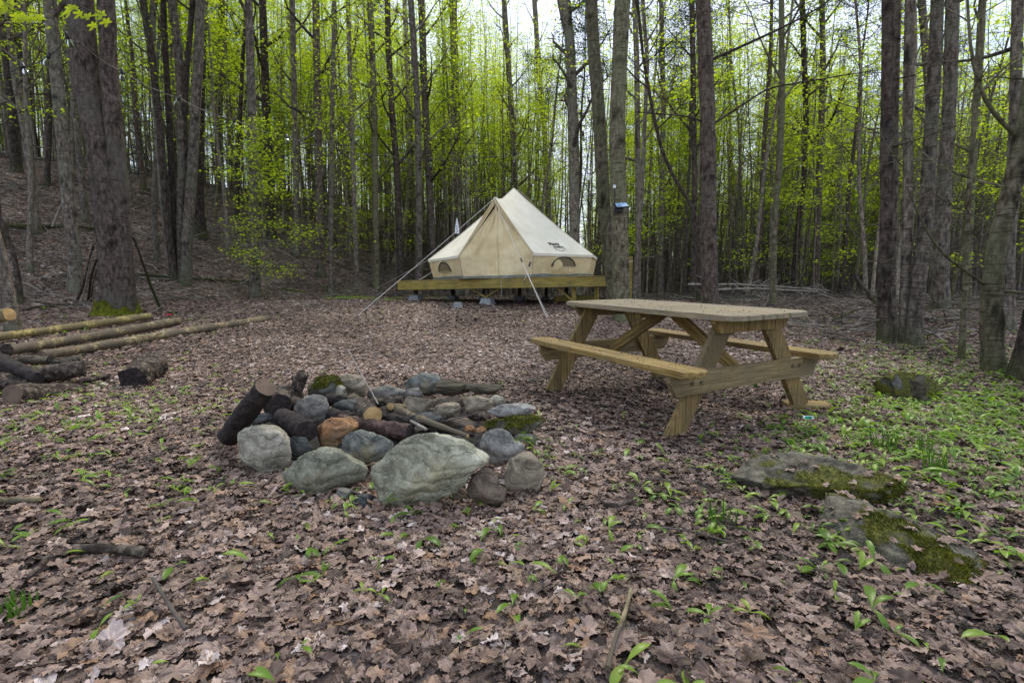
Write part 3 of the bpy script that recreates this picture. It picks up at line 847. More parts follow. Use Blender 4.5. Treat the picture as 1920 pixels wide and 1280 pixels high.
o, lx, ly, lz, lp = text_on("Pinny", .47, .835, .17, .006)
o2, *_ = text_on("TIMBER", .455, .885, .10, .002)
m_ = MB(); sh = np.array([(-.17, .03), (-.17, -.12), (0, -.20), (.17, -.12), (.17, .0)])
q_, _ = on_roof(.455, .87)
m_.tube(np.array([q_ + lx * a_ + ly * b_ + lz * .014 for a_, b_ in sh]), .005, 4); part('logo_shield', m_, M['black'], tent)

# guy ropes (things of their own, staked or tied off)
mtT = Matrix.Translation(tent_w) @ Matrix.Rotation(R(-12.5), 4, 'Z') @ Matrix.Rotation(-DTILT, 4, 'Y')
peak_w = mtT @ Vector(PEAK + np.array([0, -.05, -.05]))
def rope(label, pts, r=.0055, runner=None, cat='rope', group='guy ropes of the bell tent'):
    pts = [np.array(p, float) for p in pts]
    m_ = MB(); P = []
    for a_, b_ in zip(pts[:-1], pts[1:]):
        for t in np.linspace(0, 1, 12, endpoint=False): P.append(a_ * (1 - t) + b_ * t - np.array([0, 0, 1]) * .015 * 4 * t * (1 - t))
    P.append(pts[-1]); m_.tube(np.array(P), r, 5)
    o = tag(m_.build('guy_rope', M['rope']), label, cat, group)
    e = pts[-1]
    k = MB(); k.tube(np.array([e + [0, 0, .05], e - [0, 0, .08]]), .010, 6); k.build('peg', M['twig_pale'], o)
    if runner is not None:
        c = pts[0] * (1 - runner) + pts[-1] * runner
        k = MB(); dd = (pts[-1] - pts[0]); dd /= np.linalg.norm(dd); k.tube(np.array([c - dd * .06, c + dd * .06]), .02, 6); k.build('runner', M['black'], o)
    return o
gL = ground(672, 590); gR = ground(1026, 597)
rope('long white guy rope running from the door peak down to the ground at left', [peak_w, gL])
mid_r = Vector(np.array(peak_w) * .42 + np.array(gR) * .58)
rope('white guy rope running from the door peak straight down over the platform front', [peak_w, gR], runner=.58)
rope('doubled lower length of the front guy rope below its black runner', [mid_r, gR + Vector((.035, 0, 0))], r=.004)
el = mtT @ Vector(eave(-67.5)); p2 = ground(690, 549)
rope('thin white rope from the left eave corner to the ground among the green plants', [el, p2])
ejr = mtT @ Vector(JR)
pd, _ = to_world_deck(1.05, -2.52, -.10)
rope('short rope from the right door jamb tied to the platform edge', [ejr, pd], r=.007, runner=.4)
rope('thin slack cord hanging from the right door jamb below the platform edge', [np.array(ejr) * .62 + np.array(pd) * .38, to_world_deck(.42, -2.53, -.02)[0], to_world_deck(.42, -2.53, -.42)[0]], r=.004)
ejl = mtT @ Vector(tp(-50, RE, WH * .3)); rope('short rope from the left tent wall tied to the platform edge', [mtT @ Vector(tp(-60, RB, .3)), to_world_deck(-2.1, -2.5, 0.0)[0]], r=.006)
# small white pennant clipped on the long rope
pc = at(845, 447, 13.0); a_ = np.array(peak_w); b_ = np.array(gL)
t_ = (peak_w.x - ray(845, 440).x * 11.6) / (peak_w.x - gL.x); pc = Vector(a_ * (1 - t_) + b_ * t_)
m_ = MB(); w0 = .05; h0 = .34
v = []
for z, w in ((-.08, w0), (.02, w0 * 1.05), (.14, w0 * .75), (.24, w0 * .35), (.30, .004)):
    for sx in (-1, 1):
        for sy in (-1, 1): v.append((sx * w, sy * .006 + .01 * math.sin(z * 20), z))
f = []
for l in range(4):
    o_ = l * 4
    f += [[o_, o_ + 2, o_ + 6, o_ + 4], [o_ + 3, o_ + 1, o_ + 5, o_ + 7], [o_ + 2, o_ + 3, o_ + 7, o_ + 6], [o_ + 1, o_, o_ + 4, o_ + 5]]
f += [[0, 1, 3, 2]]
m_.add(v, f, smooth=False); o = m_.build('pennant', M['white']); o.location = pc
tag(o, 'small white pointed pennant with black marks on the long left rope', 'pennant')
for (x, z, a_) in ((-.01, .09, .6), (.0, .03, -.5), (.005, -.03, .8)):
    k = MB().box((x, -.012 + .01 * math.sin(z * 20), z), (.035, .006, .014), basis((math.cos(a_), 0, math.sin(a_)))); k.build('printed_mark', M['black'], o)

# ------------------------------------------------------------------ picnic table
L_, Wt, H_, hw, hb, bw, fv, fi = 1.85, .80, .771, .757, .460, .20, .64, .22
TY = -1.078
u_ = Vector((math.cos(TY), math.sin(TY), -.017)); v_ = Vector((-math.sin(TY), math.cos(TY), .016)); u_.normalize(); v_ = (v_ - u_ * v_.dot(u_)).normalized(); w_ = u_.cross(v_)
TM = Matrix(((u_.x, v_.x, w_.x, 1.243), (u_.y, v_.y, w_.y, 4.082), (u_.z, v_.z, w_.z, 0), (0, 0, 0, 1)))
tzero = tz(1.243, 4.082)
table = thing('picnic_table', 'wooden picnic table with attached benches and crossed A-frame legs', 'picnic table')
table.matrix_world = TM
def prism(outline, z0, z1, bev=.004):
    o = np.array(outline, float); n = len(o); c = o.mean(0)
    inn = c + (o - c) * (1 - bev / np.maximum(np.linalg.norm(o - c, axis=1, keepdims=True), .05) * 1.3)
    V = np.vstack([np.c_[inn, np.full(n, z0)], np.c_[o, np.full(n, z0 + bev)], np.c_[o, np.full(n, z1 - bev)], np.c_[inn, np.full(n, z1)]])
    f = [list(range(n))[::-1], [3 * n + k for k in range(n)]]
    for l in range(3):
        for e in range(n): f.append([l * n + e, l * n + (e + 1) % n, (l + 1) * n + (e + 1) % n, (l + 1) * n + e])
    m_ = MB(); m_.add(V, f, smooth=False); return m_
pw = Wt / 6
for q in range(6):
    y0, y1 = -Wt / 2 + q * pw + .003, -Wt / 2 + (q + 1) * pw - .005
    x0, x1 = -L_ / 2 + rnd.uniform(-.004, .004), L_ / 2 + rnd.uniform(-.005, .005)
    c = .075
    if q == 0: ol = [(x0 + c, y0), (x1 - c, y0), (x1, y0 + c), (x1, y1), (x0, y1), (x0, y0 + c)]
    elif q == 5: ol = [(x0, y0), (x1, y0), (x1, y1 - c), (x1 - c, y1), (x0 + c, y1), (x0, y1 - c)]
    else: ol = [(x0, y0), (x1, y0), (x1, y1), (x0, y1)]
    cy = (y0 + y1) / 2
    o = part('tabletop_board', prism([(a_, b_ - cy) for a_, b_ in ol], H_ - .036, H_ + rnd.uniform(-.001, .001)), M['tabletop'], table, loc=(0, cy, 0))
for sg in (-1, 1):
    y0, y1 = (-hw, -hw + bw) if sg < 0 else (hw - bw, hw)
    c = .05
    ol = [(-L_ / 2 + c, y0), (L_ / 2 - c, y0), (L_ / 2, y0 + c), (L_ / 2, y1 - c), (L_ / 2 - c, y1), (-L_ / 2 + c, y1), (-L_ / 2, y1 - c), (-L_ / 2, y0 + c)]
    cy = (y0 + y1) / 2
    part('bench_seat', prism([(a_, b_ - cy) for a_, b_ in ol], hb - .04, hb, .005), M['treated'], table, loc=(0, cy, 0))
def plank_uvz(pts2, u0, u1, name, mat_, u_is=0, bolts=()):
    """board standing across the table: outline in (v, z), thickness from u0 to u1"""
    n = len(pts2); c = np.mean(pts2, 0)
    V = [(u0, a_, b_) for a_, b_ in pts2] + [(u1, a_, b_) for a_, b_ in pts2]
    f = [list(range(n)), [n + k for k in range(n)][::-1]] + [[k, n + k, n + (k + 1) % n, (k + 1) % n] for k in range(n)]
    m_ = MB(); m_.add(np.array(V) - [0, c[0], c[1]], f, smooth=False)
    return part(name, m_, mat_, table, loc=(0, c[0], c[1]))
LWD = .14
for s in (-1, 1):
    ui = s * (L_ / 2 - fi)
    uo0, uo1 = (ui + .020, ui + .058) if s > 0 else (ui - .058, ui - .020)
    # table batten and bench beam sit outside the legs
    plank_uvz([(-.37, H_ - .036), (-.37, H_ - .06), (-.31, H_ - .125), (.31, H_ - .125), (.37, H_ - .06), (.37, H_ - .036)], uo0, uo1, 'top_batten', M['treated_z'])
    bm = plank_uvz([(-.74, hb - .04), (-.74, hb - .09), (-.68, hb - .18), (.68, hb - .18), (.74, hb - .09), (.74, hb - .04)], uo0, uo1, 'bench_beam', wood_mat('beam_wood_%d' % (s + 1), (.09, .06, .024), (.23, .165, .07), (.35, .27, .13), 1, (.17, .135, .08), .5))
    for vv_ in (-.55, -.47, .44, .52):
        b_ = MB(); x = uo1 if s > 0 else uo0
        b_.tube(np.array([[x - .004 * s, vv_, hb - .11 + .02 * (vv_ > 0)], [x + .008 * s, vv_, hb - .11 + .02 * (vv_ > 0)]]), .014, 8)
        part('bolt', b_, M['bolt'], table)
    for t_ in (-1, 1):
        fz = tz(*(TM @ Vector((ui, t_ * fv, 0))).xy) - TM.translation.z - (TM @ Vector((ui, t_ * fv, 0))).z + 0
        foot = (TM @ Vector((ui, t_ * fv, 0)))
        zf = tz(foot.x, foot.y) - foot.z - .004
        if s > 0 and t_ > 0: zf = max(zf, -.02) + .045
        vt, vf = t_ * .20, t_ * fv
        dv = (vf - vt) / (H_ - .04 - zf)
        hwid = LWD / 2 / math.cos(math.atan(dv))
        plank_uvz([(vt - hwid, H_ - .04), (vf - hwid, zf), (vf + hwid, zf), (vt + hwid, H_ - .04)] if True else 0, ui - .019, ui + .019, 'leg', M['treated_z'])
    # diagonal brace down the middle
    p0 = Vector((s * .06, 0, H_ - .06)); p1 = Vector((ui - s * .02, 0, hb - .12)); d = p1 - p0
    o = part('diagonal_brace', MB().box((0, 0, 0), (d.length, .036, .088), bev=.004), M['treated'], table)
    o.matrix_local = Matrix.Translation((p0 + p1) / 2) @ Matrix(basis(d).tolist()).to_4x4()
part('centre_batten', MB().box((0, 0, H_ - .06), (.088, Wt - .12, .045), bev=.004), M['treated_z'], table)
# crumbs of bark and buds on the boards
def debris():
    rng = np.random.default_rng(5); m_ = MB()
    for k_ in range(240):
        if k_ < 140: a_, b_, z = rng.uniform(-L_ / 2 + .05, L_ / 2 - .05), rng.uniform(-Wt / 2 + .03, Wt / 2 - .03), H_ + .004
        elif k_ < 205: a_, b_, z = rng.uniform(-.85, .85), -rng.uniform(hw - bw + .02, hw - .02), hb + .003
        else: a_, b_, z = rng.uniform(-.85, .85), rng.uniform(hw - bw + .02, hw - .02), hb + .003
        s = rng.uniform(.002, .0065); an = rng.uniform(0, 6.28)
        V = np.array([[1, .1, .1], [-.9, .35, .0], [-.6, -.5, .2], [0, 0, .7], [.1, -.4, -.3]]) * s
        c_, s_ = math.cos(an), math.sin(an); V = V @ np.array([[c_, s_, 0], [-s_, c_, 0], [0, 0, 1]])
        m_.add(V + [a_, b_, z], [[0, 1, 3], [1, 2, 3], [2, 4, 3], [4, 0, 3], [0, 4, 1], [4, 2, 1]], smooth=False)
    return m_
o = debris().build('bark_crumbs', M['charred']); o.matrix_world = TM
tag(o, 'dark crumbs of bark and bud scales strewn on the picnic table', 'debris', kind='stuff')
# wooden pad under the near right foot and the packet beside it
pf = TM @ Vector((L_ / 2 - fi, fv, 0))
pad = MB().box((0, 0, 0), (.30, .19, .045), bev=.006).build('wood_pad', M['treated'])
pad.location = (pf.x + .05, pf.y - .02, tz(pf.x, pf.y) + .020); pad.rotation_euler = (0, R(-2), R(-14))
tag(pad, 'short board laid flat under the near right foot of the picnic table', 'board')
g = ground(1517, 792)
pk = thing('packet', 'small green and white packet lying against the board under the table foot', 'packet', (g.x, g.y + .01, g.z + .03), rot=(R(62), 0, R(4)))
part('wrapper', MB().box((0, 0, 0), (.074, .026, .008), bev=.002), M['white'], pk)
part('printed_band', MB().box((-.004, 0, .0045), (.045, .019, .002)), simple('packet_green', [(.3, (.0, .28, .16)), (.7, (.02, .38, .25))], 8, bs=0), pk)

# ------------------------------------------------------------------ rocks
import bmesh
_ico = {}
def ico(sub):
    if sub not in _ico:
        b = bmesh.new(); bmesh.ops.create_icosphere(b, subdivisions=sub, radius=1)
        _ico[sub] = (np.array([v.co[:] for v in b.verts]), np.array([[v.index for v in f.verts] for f in b.faces])); b.free()
    return _ico[sub]

def mossify(V, F, seed, amount, parent_cb, size=.016, count=5000):
    n = np.zeros_like(V); fn = np.cross(V[F[:, 1]] - V[F[:, 0]], V[F[:, 2]] - V[F[:, 0]])
    for k in range(3): np.add.at(n, F[:, k], fn)
    n /= np.linalg.norm(n, axis=1, keepdims=True) + 1e-9
    mk = np.clip(.5 + 2.4 * (n3(V, 6.5, seed) + .75 * n3(V, 17, seed + 1) + .3 * n3(V, 40, seed + 2) + .32 * n[:, 2] - .24 + amount), 0, 1)
    rng = np.random.default_rng(seed); c = np.nonzero((mk > .62) & (n[:, 2] > -.25))[0]; tf = None
    if len(c):
        q = rng.choice(c, count); b = V[q] + rng.normal(0, size * .7, (count, 3)) * [1, 1, .4]; d = n[q] + rng.normal(0, .45, (count, 3)); d /= np.linalg.norm(d, axis=1, keepdims=True)
        w = np.cross(d, rng.normal(size=(count, 3))); w /= np.linalg.norm(w, axis=1, keepdims=True); L_ = rng.uniform(.4, 1.1, (count, 1)) * size
        b = b - n[q] * .003
        tf = MB(); tf.add(np.stack([b - w * L_ * .22, b + w * L_ * .22, b + d * L_], 1).reshape(-1, 3), np.arange(count * 3).reshape(-1, 3), smooth=False)
    return mk, tf, n

def n3(P, f, s):
    return (vnoise(P[:, 0] * f + s, P[:, 1] * f - s * 1.7, s) + vnoise(P[:, 1] * f + 3.1, P[:, 2] * f + s * .7, s + 1) + vnoise(P[:, 2] * f - 5.2, P[:, 0] * f + s, s + 2)) / 1.5

def rock(label, mat_, px, Y, depth=.8, seed=0, cuts=6, sub=4, cat='stone', outline=None, name='stone', group='stones of the fire ring', flat=.0, lump=.10, zrot=0.0, part_label=None):
    """a stone filling the px box (x0,y0,x1,y1) of the photograph when it stands with its centre Y metres ahead"""
    x0, y0, x1, y1 = px
    if Y is None:
        Yg = ground((x0 + x1) / 2, y1 - 4).y
        Y = Yg + .35 * depth * ((x1 - x0) + (y1 - y0)) / 4 * Yg / FPX
    c = at((x0 + x1) / 2, (y0 + y1) / 2, Y)
    k = Y / FPX * 1.01
    w, h = (x1 - x0) * k / 2, (y1 - y0) * k / 2
    V, F = ico(sub); V = V.copy(); rng = np.random.default_rng(seed + 100)
    S = np.sign(V) * np.abs(V) ** .88
    S += V * (n3(V, 1.3, seed) * lump * 2.2)[:, None]
    for q in range(cuts * 2 + 2):
        n = rng.normal(size=3); n /= np.linalg.norm(n); d_ = rng.uniform(.60, .92)
        e = S @ n - d_
        S -= np.outer(np.clip(e, 0, None) * .92, n)
    # one flat-ish bed below
    e = -S[:, 2] - .82; S[:, 2] += np.clip(e, 0, None) * .9
    S += V * (n3(V, 4.5, seed + 7) * .05 + n3(V, 11, seed + 9) * .028 - .05 * np.clip(.10 - np.abs(n3(V * [1, 1, 2.2], 3.1, seed + 3)), 0, 1) / .10)[:, None]
    for q in range(7 if sub > 3 else 3):     # last sharp breaks
        n = rng.normal(size=3) * [1, 1.3, 1]; n /= np.linalg.norm(n); e = S @ n; d_ = e.max() * rng.uniform(.74, .88)
        S -= np.outer(np.clip(e - d_, 0, None) * .97, n)
    if outline is not None:
        ox = np.array(outline, float); cx, cy = (x0 + x1) / 2, (y0 + y1) / 2
        ph = np.arctan2(-(ox[:, 1] - cy) * k, (ox[:, 0] - cx) * k); rr = np.hypot((ox[:, 0] - cx) * k, (ox[:, 1] - cy) * k)
        od = np.argsort(ph); ph, rr = ph[od], rr[od]
        php = np.concatenate([ph - 2 * math.pi, ph, ph + 2 * math.pi]); rrp = np.tile(rr, 3)
        tgt_a = np.linspace(-math.pi, math.pi, 181)
        Rt = np.interp(tgt_a, php, rrp)
        a_ = np.arctan2(S[:, 2], S[:, 0]); rs = np.hypot(S[:, 0], S[:, 2])
        # silhouette radius of the unshaped rock by angle
        bins = np.clip(((a_ + math.pi) / (2 * math.pi) * 45).astype(int), 0, 44); mx = np.zeros(45)
        np.maximum.at(mx, bins, rs)
        mxs = np.interp(a_, (np.arange(-3, 48) + .5) / 45 * 2 * math.pi - math.pi, mx[np.arange(-3, 48) % 45])
        sc = np.interp(a_, tgt_a, Rt) / mxs
        Q = S.copy(); Q[:, 0] *= sc; Q[:, 2] *= sc; Q[:, 1] *= depth * (w + h) / 2
        S = Q
    else:
        ca, sa = math.cos(zrot), math.sin(zrot)
        S = np.stack([S[:, 0] * ca - S[:, 2] * sa, S[:, 1], S[:, 0] * sa + S[:, 2] * ca], 1)
        lo, hi = S.min(0), S.max(0); S = (S - (lo + hi) / 2) / ((hi - lo) / 2)
        S = S * [w, depth * (w + h) / 2, h]
    mk = None
    if mat_ in (RK['mossy'], RK['verymossy']): mk, tf, _n = mossify(S, F, seed, .28 if mat_ is RK['verymossy'] else .0, None, .014, 3500)
    m_ = MB(); m_.add(S, F, mk)
    o = m_.build(name, mat_); o.location = c
    if mk is not None and tf: tag(tf.build('moss', M['moss'], o), kind='stuff')
    tag(o, label, cat, group)
    return o
def cp(*a):      # crop coordinates of the fire ring close-up to photograph coordinates
    return tuple(400 + v / 2.909 if i % 2 == 0 else 660 + v / 2.909 for i, v in enumerate(a))
def cpl(pts): return [cp(*p) for p in pts]
FIRE = ((740 - 960) / FPX * 3.0, 3.0)
rock('largest stone of the fire ring, a pale green slab leaning at the front', RK['green'], cp(855, 410, 1520, 857), None, .50, 1, 5, 5,
     outline=cpl([(857, 640), (868, 600), (920, 570), (985, 500), (1070, 440), (1160, 412), (1240, 415), (1330, 445), (1410, 480), (1450, 530), (1520, 575), (1490, 610), (1420, 640), (1390, 700), (1290, 760), (1180, 810), (1050, 840), (960, 857), (905, 835), (880, 770), (858, 700)]))
rock('pale grey-tan boulder at the left end of the fire ring front', RK['pale'], cp(140, 393, 445, 668), None, .75, 2, 6, 5,
     outline=cpl([(140, 430), (200, 398), (300, 395), (400, 425), (445, 500), (440, 600), (400, 640), (350, 665), (270, 640), (180, 610), (148, 540)]))
rock('smooth green-grey boulder left of the big slab, brown on its underside', RK['greend'], cp(355, 520, 848, 780), None, .6, 3, 5, 5,
     outline=cpl([(357, 668), (420, 620), (500, 545), (560, 522), (700, 528), (770, 590), (848, 640), (830, 705), (760, 730), (690, 740), (600, 780), (480, 760), (390, 730)]))
rock('orange-brown stone wedged above the green-grey boulder', RK['orange'], cp(555, 357, 795, 522), 2.75, .8, 4, 6, 4,
     outline=cpl([(556, 420), (600, 380), (690, 358), (760, 370), (792, 400), (780, 430), (735, 440), (700, 460), (694, 505), (620, 522), (570, 495)]))
rock('dark blue-grey stone with a yellow patch resting between two big boulders', RK['slate'], cp(695, 428, 985, 610), 2.48, .75, 5, 4, 5,
     outline=cpl([(697, 480), (740, 435), (840, 432), (930, 455), (975, 490), (985, 530), (930, 570), (870, 605), (780, 605), (715, 560)]))
rock('reddish-brown egg-shaped stone standing right of the big slab', RK['brown'], cp(1380, 612, 1598, 862), None, .8, 6, 2, 4, lump=.05,
     outline=cpl([(1382, 760), (1400, 690), (1440, 635), (1485, 612), (1530, 650), (1570, 720), (1598, 800), (1580, 850), (1500, 862), (1420, 830)]))
rock('tan rounded stone at the right front end of the fire ring', RK['tan'], cp(1583, 540, 1812, 785), None, .75, 7, 6, 4,
     outline=cpl([(1585, 700), (1600, 620), (1660, 555), (1730, 542), (1790, 590), (1812, 650), (1790, 720), (1740, 775), (1660, 775), (1590, 745)]))
rock('flat blue-grey angular stone behind the egg-shaped one', RK['blue'], cp(1450, 412, 1708, 632), 2.5, .6, 8, 9, 4,
     outline=cpl([(1450, 500), (1500, 415), (1610, 418), (1640, 480), (1708, 520), (1660, 570), (1600, 600), (1530, 625), (1470, 560)]))
rock('dark splintery stone under the end of the short charred log', RK['dark'], cp(385, 450, 552, 585), 2.6, .7, 9, 9, 4)
rock('small grey stone in the gap below the green-grey boulder', RK['grey'], cp(650, 738, 765, 820), None, .8, 10, 7, 3)
rock('low dark stone half buried at the left foot of the big slab', RK['dark'], cp(755, 770, 890, 850), None, .8, 11, 7, 3)
rock('brown stone in the shadow under the right of the big slab', RK['brown'], cp(1285, 735, 1410, 825), None, .8, 12, 5, 3)
rock('grey-brown block with a slanting light top behind the orange stone', RK['grey'], cp(443, 240, 655, 402), 3.15, .7, 13, 9, 4,
     outline=cpl([(445, 340), (460, 270), (510, 242), (620, 245), (645, 300), (655, 370), (600, 400), (540, 395), (470, 370)]))
rock('olive-brown rounded stone on the far side of the fire ring', RK['tan'], cp(680, 114, 842, 255), 3.75, .8, 14, 6, 4)
rock('pale small stone beside the mossy stump of the fire ring', RK['pale'], cp(655, 178, 726, 262), 3.6, .8, 15, 6, 3)
rock('flat oval grey stone at the middle of the far rim', RK['grey'], cp(840, 177, 1058, 282), 3.8, .7, 16, 4, 4)
rock('small rounded grey stone between the flat oval one and the big far one', RK['grey'], cp(1043, 193, 1145, 255), 3.75, .8, 17, 4, 3)
rock('large purplish-grey stone at the back of the fire ring', RK['slate'], cp(1043, 110, 1258, 240), 4.0, .7, 18, 4, 4)
rock('angular tan-brown stone inside the far rim', RK['tan'], cp(1033, 234, 1202, 362), 3.45, .8, 19, 10, 4)
rock('small tan stone in front of the brown flat one', RK['tan'], cp(1198, 277, 1352, 370), 3.35, .8, 20, 8, 4)
rock('flat brown stone on the far right rim', RK['brown'], cp(1188, 234, 1388, 305), 3.6, .7, 21, 6, 3)
rock('speckled tan stone below the driftwood slab', RK['tan'], cp(1362, 238, 1530, 335), 3.45, .8, 22, 8, 4)
rock('small greenish lichened stone behind the blue-grey slab', RK['pale'], cp(1478, 232, 1592, 295), 3.6, .8, 23, 6, 3)
rock('flat blue-grey slab stacked on the dark mossy plank', RK['blue'], cp(1488, 277, 1765, 358), 3.3, .65, 24, 7, 4)
rock('brown stone low inside the right rim', RK['brown'], cp(1255, 355, 1455, 425), 3.15, .8, 25, 7, 3)
rock('larger orange stone fragment inside the right rim', RK['orange'], cp(1358, 398, 1442, 442), 2.95, .9, 26, 8, 3)
rock('smaller orange stone fragment inside the right rim', RK['orange'], cp(1420, 404, 1492, 440), 2.9, .9, 27, 8, 3)
rock('grey-green stone under the dark mossy plank', RK['greend'], cp(1638, 438, 1775, 505), 2.95, .8, 28, 6, 3)
rock('dark angular stone beside the cut log end', RK['dark'], cp(655, 255, 852, 338), 3.35, .8, 29, 9, 3)
rock('dark stone in the middle of the fire pit', RK['dark'], cp(900, 330, 1060, 400), 3.1, .8, 30, 9, 3)
rock('dark stone behind the leaning black log', RK['dark'], cp(205, 330, 330, 400), 3.1, .8, 31, 8, 3)
rock('charred stone under the long branch', RK['dark'], cp(1060, 330, 1250, 400), 3.0, .8, 33, 8, 3)
# ash bed
m_ = MB(); rr_ = np.linspace(0, 1, 16); th_ = np.linspace(0, 2 * math.pi, 40, endpoint=False)
P = [[FIRE[0], FIRE[1], .05]]
for r_ in rr_[1:]:
    for t_ in th_: P.append([FIRE[0] + math.cos(t_) * r_ * .66, FIRE[1] + .12 + math.sin(t_) * r_ * .58, 0])
P = np.array(P); P[:, 2] = terrain(P[:, 0], P[:, 1]) + .055 - .06 * (np.hypot(P[:, 0] - FIRE[0], P[:, 1] - FIRE[1]) / .8) ** 2 + .05 * vnoise(P[:, 0] * 9, P[:, 1] * 9, 5) + .03 * vnoise(P[:, 0] * 28, P[:, 1] * 28, 6)
f = [[0, 1 + k, 1 + (k + 1) % 40] for k in range(40)]
for l in range(14): f += [[1 + l * 40 + k, 1 + (l + 1) * 40 + k, 1 + (l + 1) * 40 + (k + 1) % 40, 1 + l * 40 + (k + 1) % 40] for k in range(40)]
m_.add(P, f); tag(m_.build('ash_bed', M['ash']), 'black ash and charcoal inside the ring of stones', 'ash', kind='stuff')
KEEP.append((FIRE[0], FIRE[1] + .1, .56))

# mossy outcrops on the right, mound and stump
def ridge(label, mat_, a, b, hw_, hgt, seed, skew=0.0, prof=((0, .75), (.2, 1), (.6, .9), (1, .35))):
    """a long low rock lying on the ground between two places, steeper on the side of the viewer"""
    p0, p1 = ground(*a), ground(*b); c = (p0 + p1) / 2; d = p1 - p0; L = math.hypot(d.x, d.y) / 2 * 1.06
    V, F = ico(5); rng = np.random.default_rng(seed)
    S = np.sign(V) * np.abs(V) ** .8
    S += V * (n3(V * [1.6, 1, 1], 1.6, seed) * .30)[:, None]
    for q in range(16):
        n = rng.normal(size=3) * [.45, 1, 1]; n /= np.linalg.norm(n); d_ = rng.uniform(.55, .85)
        S -= np.outer(np.clip(S @ n - d_, 0, None) * .9, n)
    S += V * (n3(V * [3, 1, 1], 3.5, seed + 7) * .10 + n3(V * [2, 1, 1], 9, seed + 9) * .05)[:, None]
    S -= np.array([0, 0, .16]) * np.clip(.09 - np.abs(n3(S * [.6, 1, 2.0], 2.6, seed + 3)), 0, 1)[:, None] / .09
    u = (S[:, 0] + 1) / 2; pf = np.interp(u, [x for x, _ in prof], [y for _, y in prof])
    S[:, 2] = S[:, 2] * pf * hgt; S[:, 1] = S[:, 1] * hw_ * (.6 + .4 * pf) + skew * S[:, 2]; S[:, 0] *= L
    e = Vector((d.x, d.y, 0)).normalized(); S = np.stack([S[:, 0] * e.x - S[:, 1] * e.y, S[:, 0] * e.y + S[:, 1] * e.x, S[:, 2]], 1)
    mk, tf, nn = mossify(S, F, seed, -.02, None, .011, 12000)
    m_ = MB(); m_.add(S, F, mk); o = m_.build('rock', mat_); o.location = c + Vector((0, 0, -.015)); tag(o, label, 'rock', 'mossy rocks at the right')
    tag(tf.build('moss', M['moss'], o), kind='stuff')
    for q in np.nonzero((nn[:, 2] > .75) & (S[:, 2] > .02))[0][::7]: ROCK_TOPS.append(tuple(S[q] + np.array(o.location)))
    return o
ridge('long low grey rock with a mossy crest, nearer the picnic table', RK['mossy'], (1372, 888), (1750, 952), .22, .17, 41, 0, ((0, .7), (.15, 1), (.6, .95), (1, .5)))
ridge('long sloping mossy rock running down to the lower right, in front of the other', RK['mossy'], (1510, 955), (1900, 1105), .25, .16, 42, 0, ((0, .8), (.2, 1), (.6, .9), (1, .4)))
rock('round mound of bright moss behind the picnic table bench', RK['verymossy'], (1648, 692, 1758, 765), 4.35, .9, 43, 3, 4, 'rock', name='rock', group='mossy rocks at the right')

# ------------------------------------------------------------------ logs and sticks
def log(label, p0, p1, r0, r1, mat_='bark_log', cap='cut', cat='log', name='log', group=None, bend=0, k=26, rough=.12, seed=0, n=26, caps=(1, 1), knots=0, caplabel=None):
    p0, p1 = np.array(p0, float), np.array(p1, float)
    c0 = (p0 + p1) / 2
    t = np.linspace(0, 1, n)[:, None]; d = p1 - p0; L = np.linalg.norm(d)
    side = np.cross(d, [0, 0, 1.0]); side /= np.linalg.norm(side) + 1e-9
    P = p0 * (1 - t) + p1 * t + side * bend * L * 4 * t * (1 - t) - c0
    P += side * (vnoise(t * 5 + seed, t * 0 + seed, seed) * (abs(bend) * .3 + .004) * L)
    r = np.interp(t[:, 0], [0, 1], [r0, r1])
    if knots:
        for q in range(knots):
            kk = rnd.uniform(.05, .95); r = r * (1 + .22 * np.exp(-((t[:, 0] - kk) * L / .05) ** 2))
    m_ = MB(); m_.tube(P, r, k, cap=False, rough=rough, seed=seed)
    VV = m_.v[0]; m_.v[0] = VV + (VV - np.repeat(P, k, axis=0)) * (n3(VV + c0, 22, seed) * .14)[:, None]
    o = m_.build(name, M[mat_]); o.location = c0
    tag(o, label, cat, group)
    for which, (e, s_) in enumerate(((0, -1), (n - 1, 1))):
        if not caps[which]: continue
        cm = MB(); T = (P[1] - P[0] if which == 0 else P[-1] - P[-2]); T /= np.linalg.norm(T)
        ring = m_.v[0].reshape(n, k, 3)[e]; cen = ring.mean(0)
        V = np.vstack([ring * .999 + cen * .001 + T * s_ * .001, (ring + cen) / 2 + T * s_ * .004, [cen + T * s_ * .005]])
        ff = [[q, (q + 1) % k, k + (q + 1) % k, k + q] for q in range(k)] + [[k + q, k + (q + 1) % k, 2 * k] for q in range(k)]
        cm.add(V, ff, smooth=False)
        c_ = cm.build('cut_face', M[cap], o)
    return o
def lg(label, a, Ya, b, Yb, ra, rb, **kw):
    """log between two photograph points at given distances; radii in photograph pixels"""
    pa, pb = at(a[0], a[1], Ya), at(b[0], b[1], Yb)
    return log(label, pa, pb, ra * Ya / FPX, rb * Yb / FPX, **kw)
lg('tall charred black log leaning out of the left side of the fire ring', cp(285, 190), 2.62, cp(80, 462), 2.80, 20, 20, mat_='charred', cap='cut_dull', rough=.08, seed=1, group='logs in the fire ring')
lg('short charred log lying on the pale boulder with its black end to the camera', cp(375, 355), 3.0, cp(515, 432), 2.62, 17, 20, mat_='charred', cap='charred', seed=2, group='logs in the fire ring')
lg('log in the fire pit with a yellow sawn end facing the camera', cp(790, 295), 3.55, cp(868, 347), 2.92, 18, 18, mat_='bark_log', cap='cut', seed=3, group='logs in the fire ring')
lg('long reddish half-burnt log lying behind the slate and orange stones', cp(690, 372), 3.0, cp(1075, 440), 2.78, 12, 16, mat_='reddish', cap='charred', seed=4, rough=.16, group='logs in the fire ring')
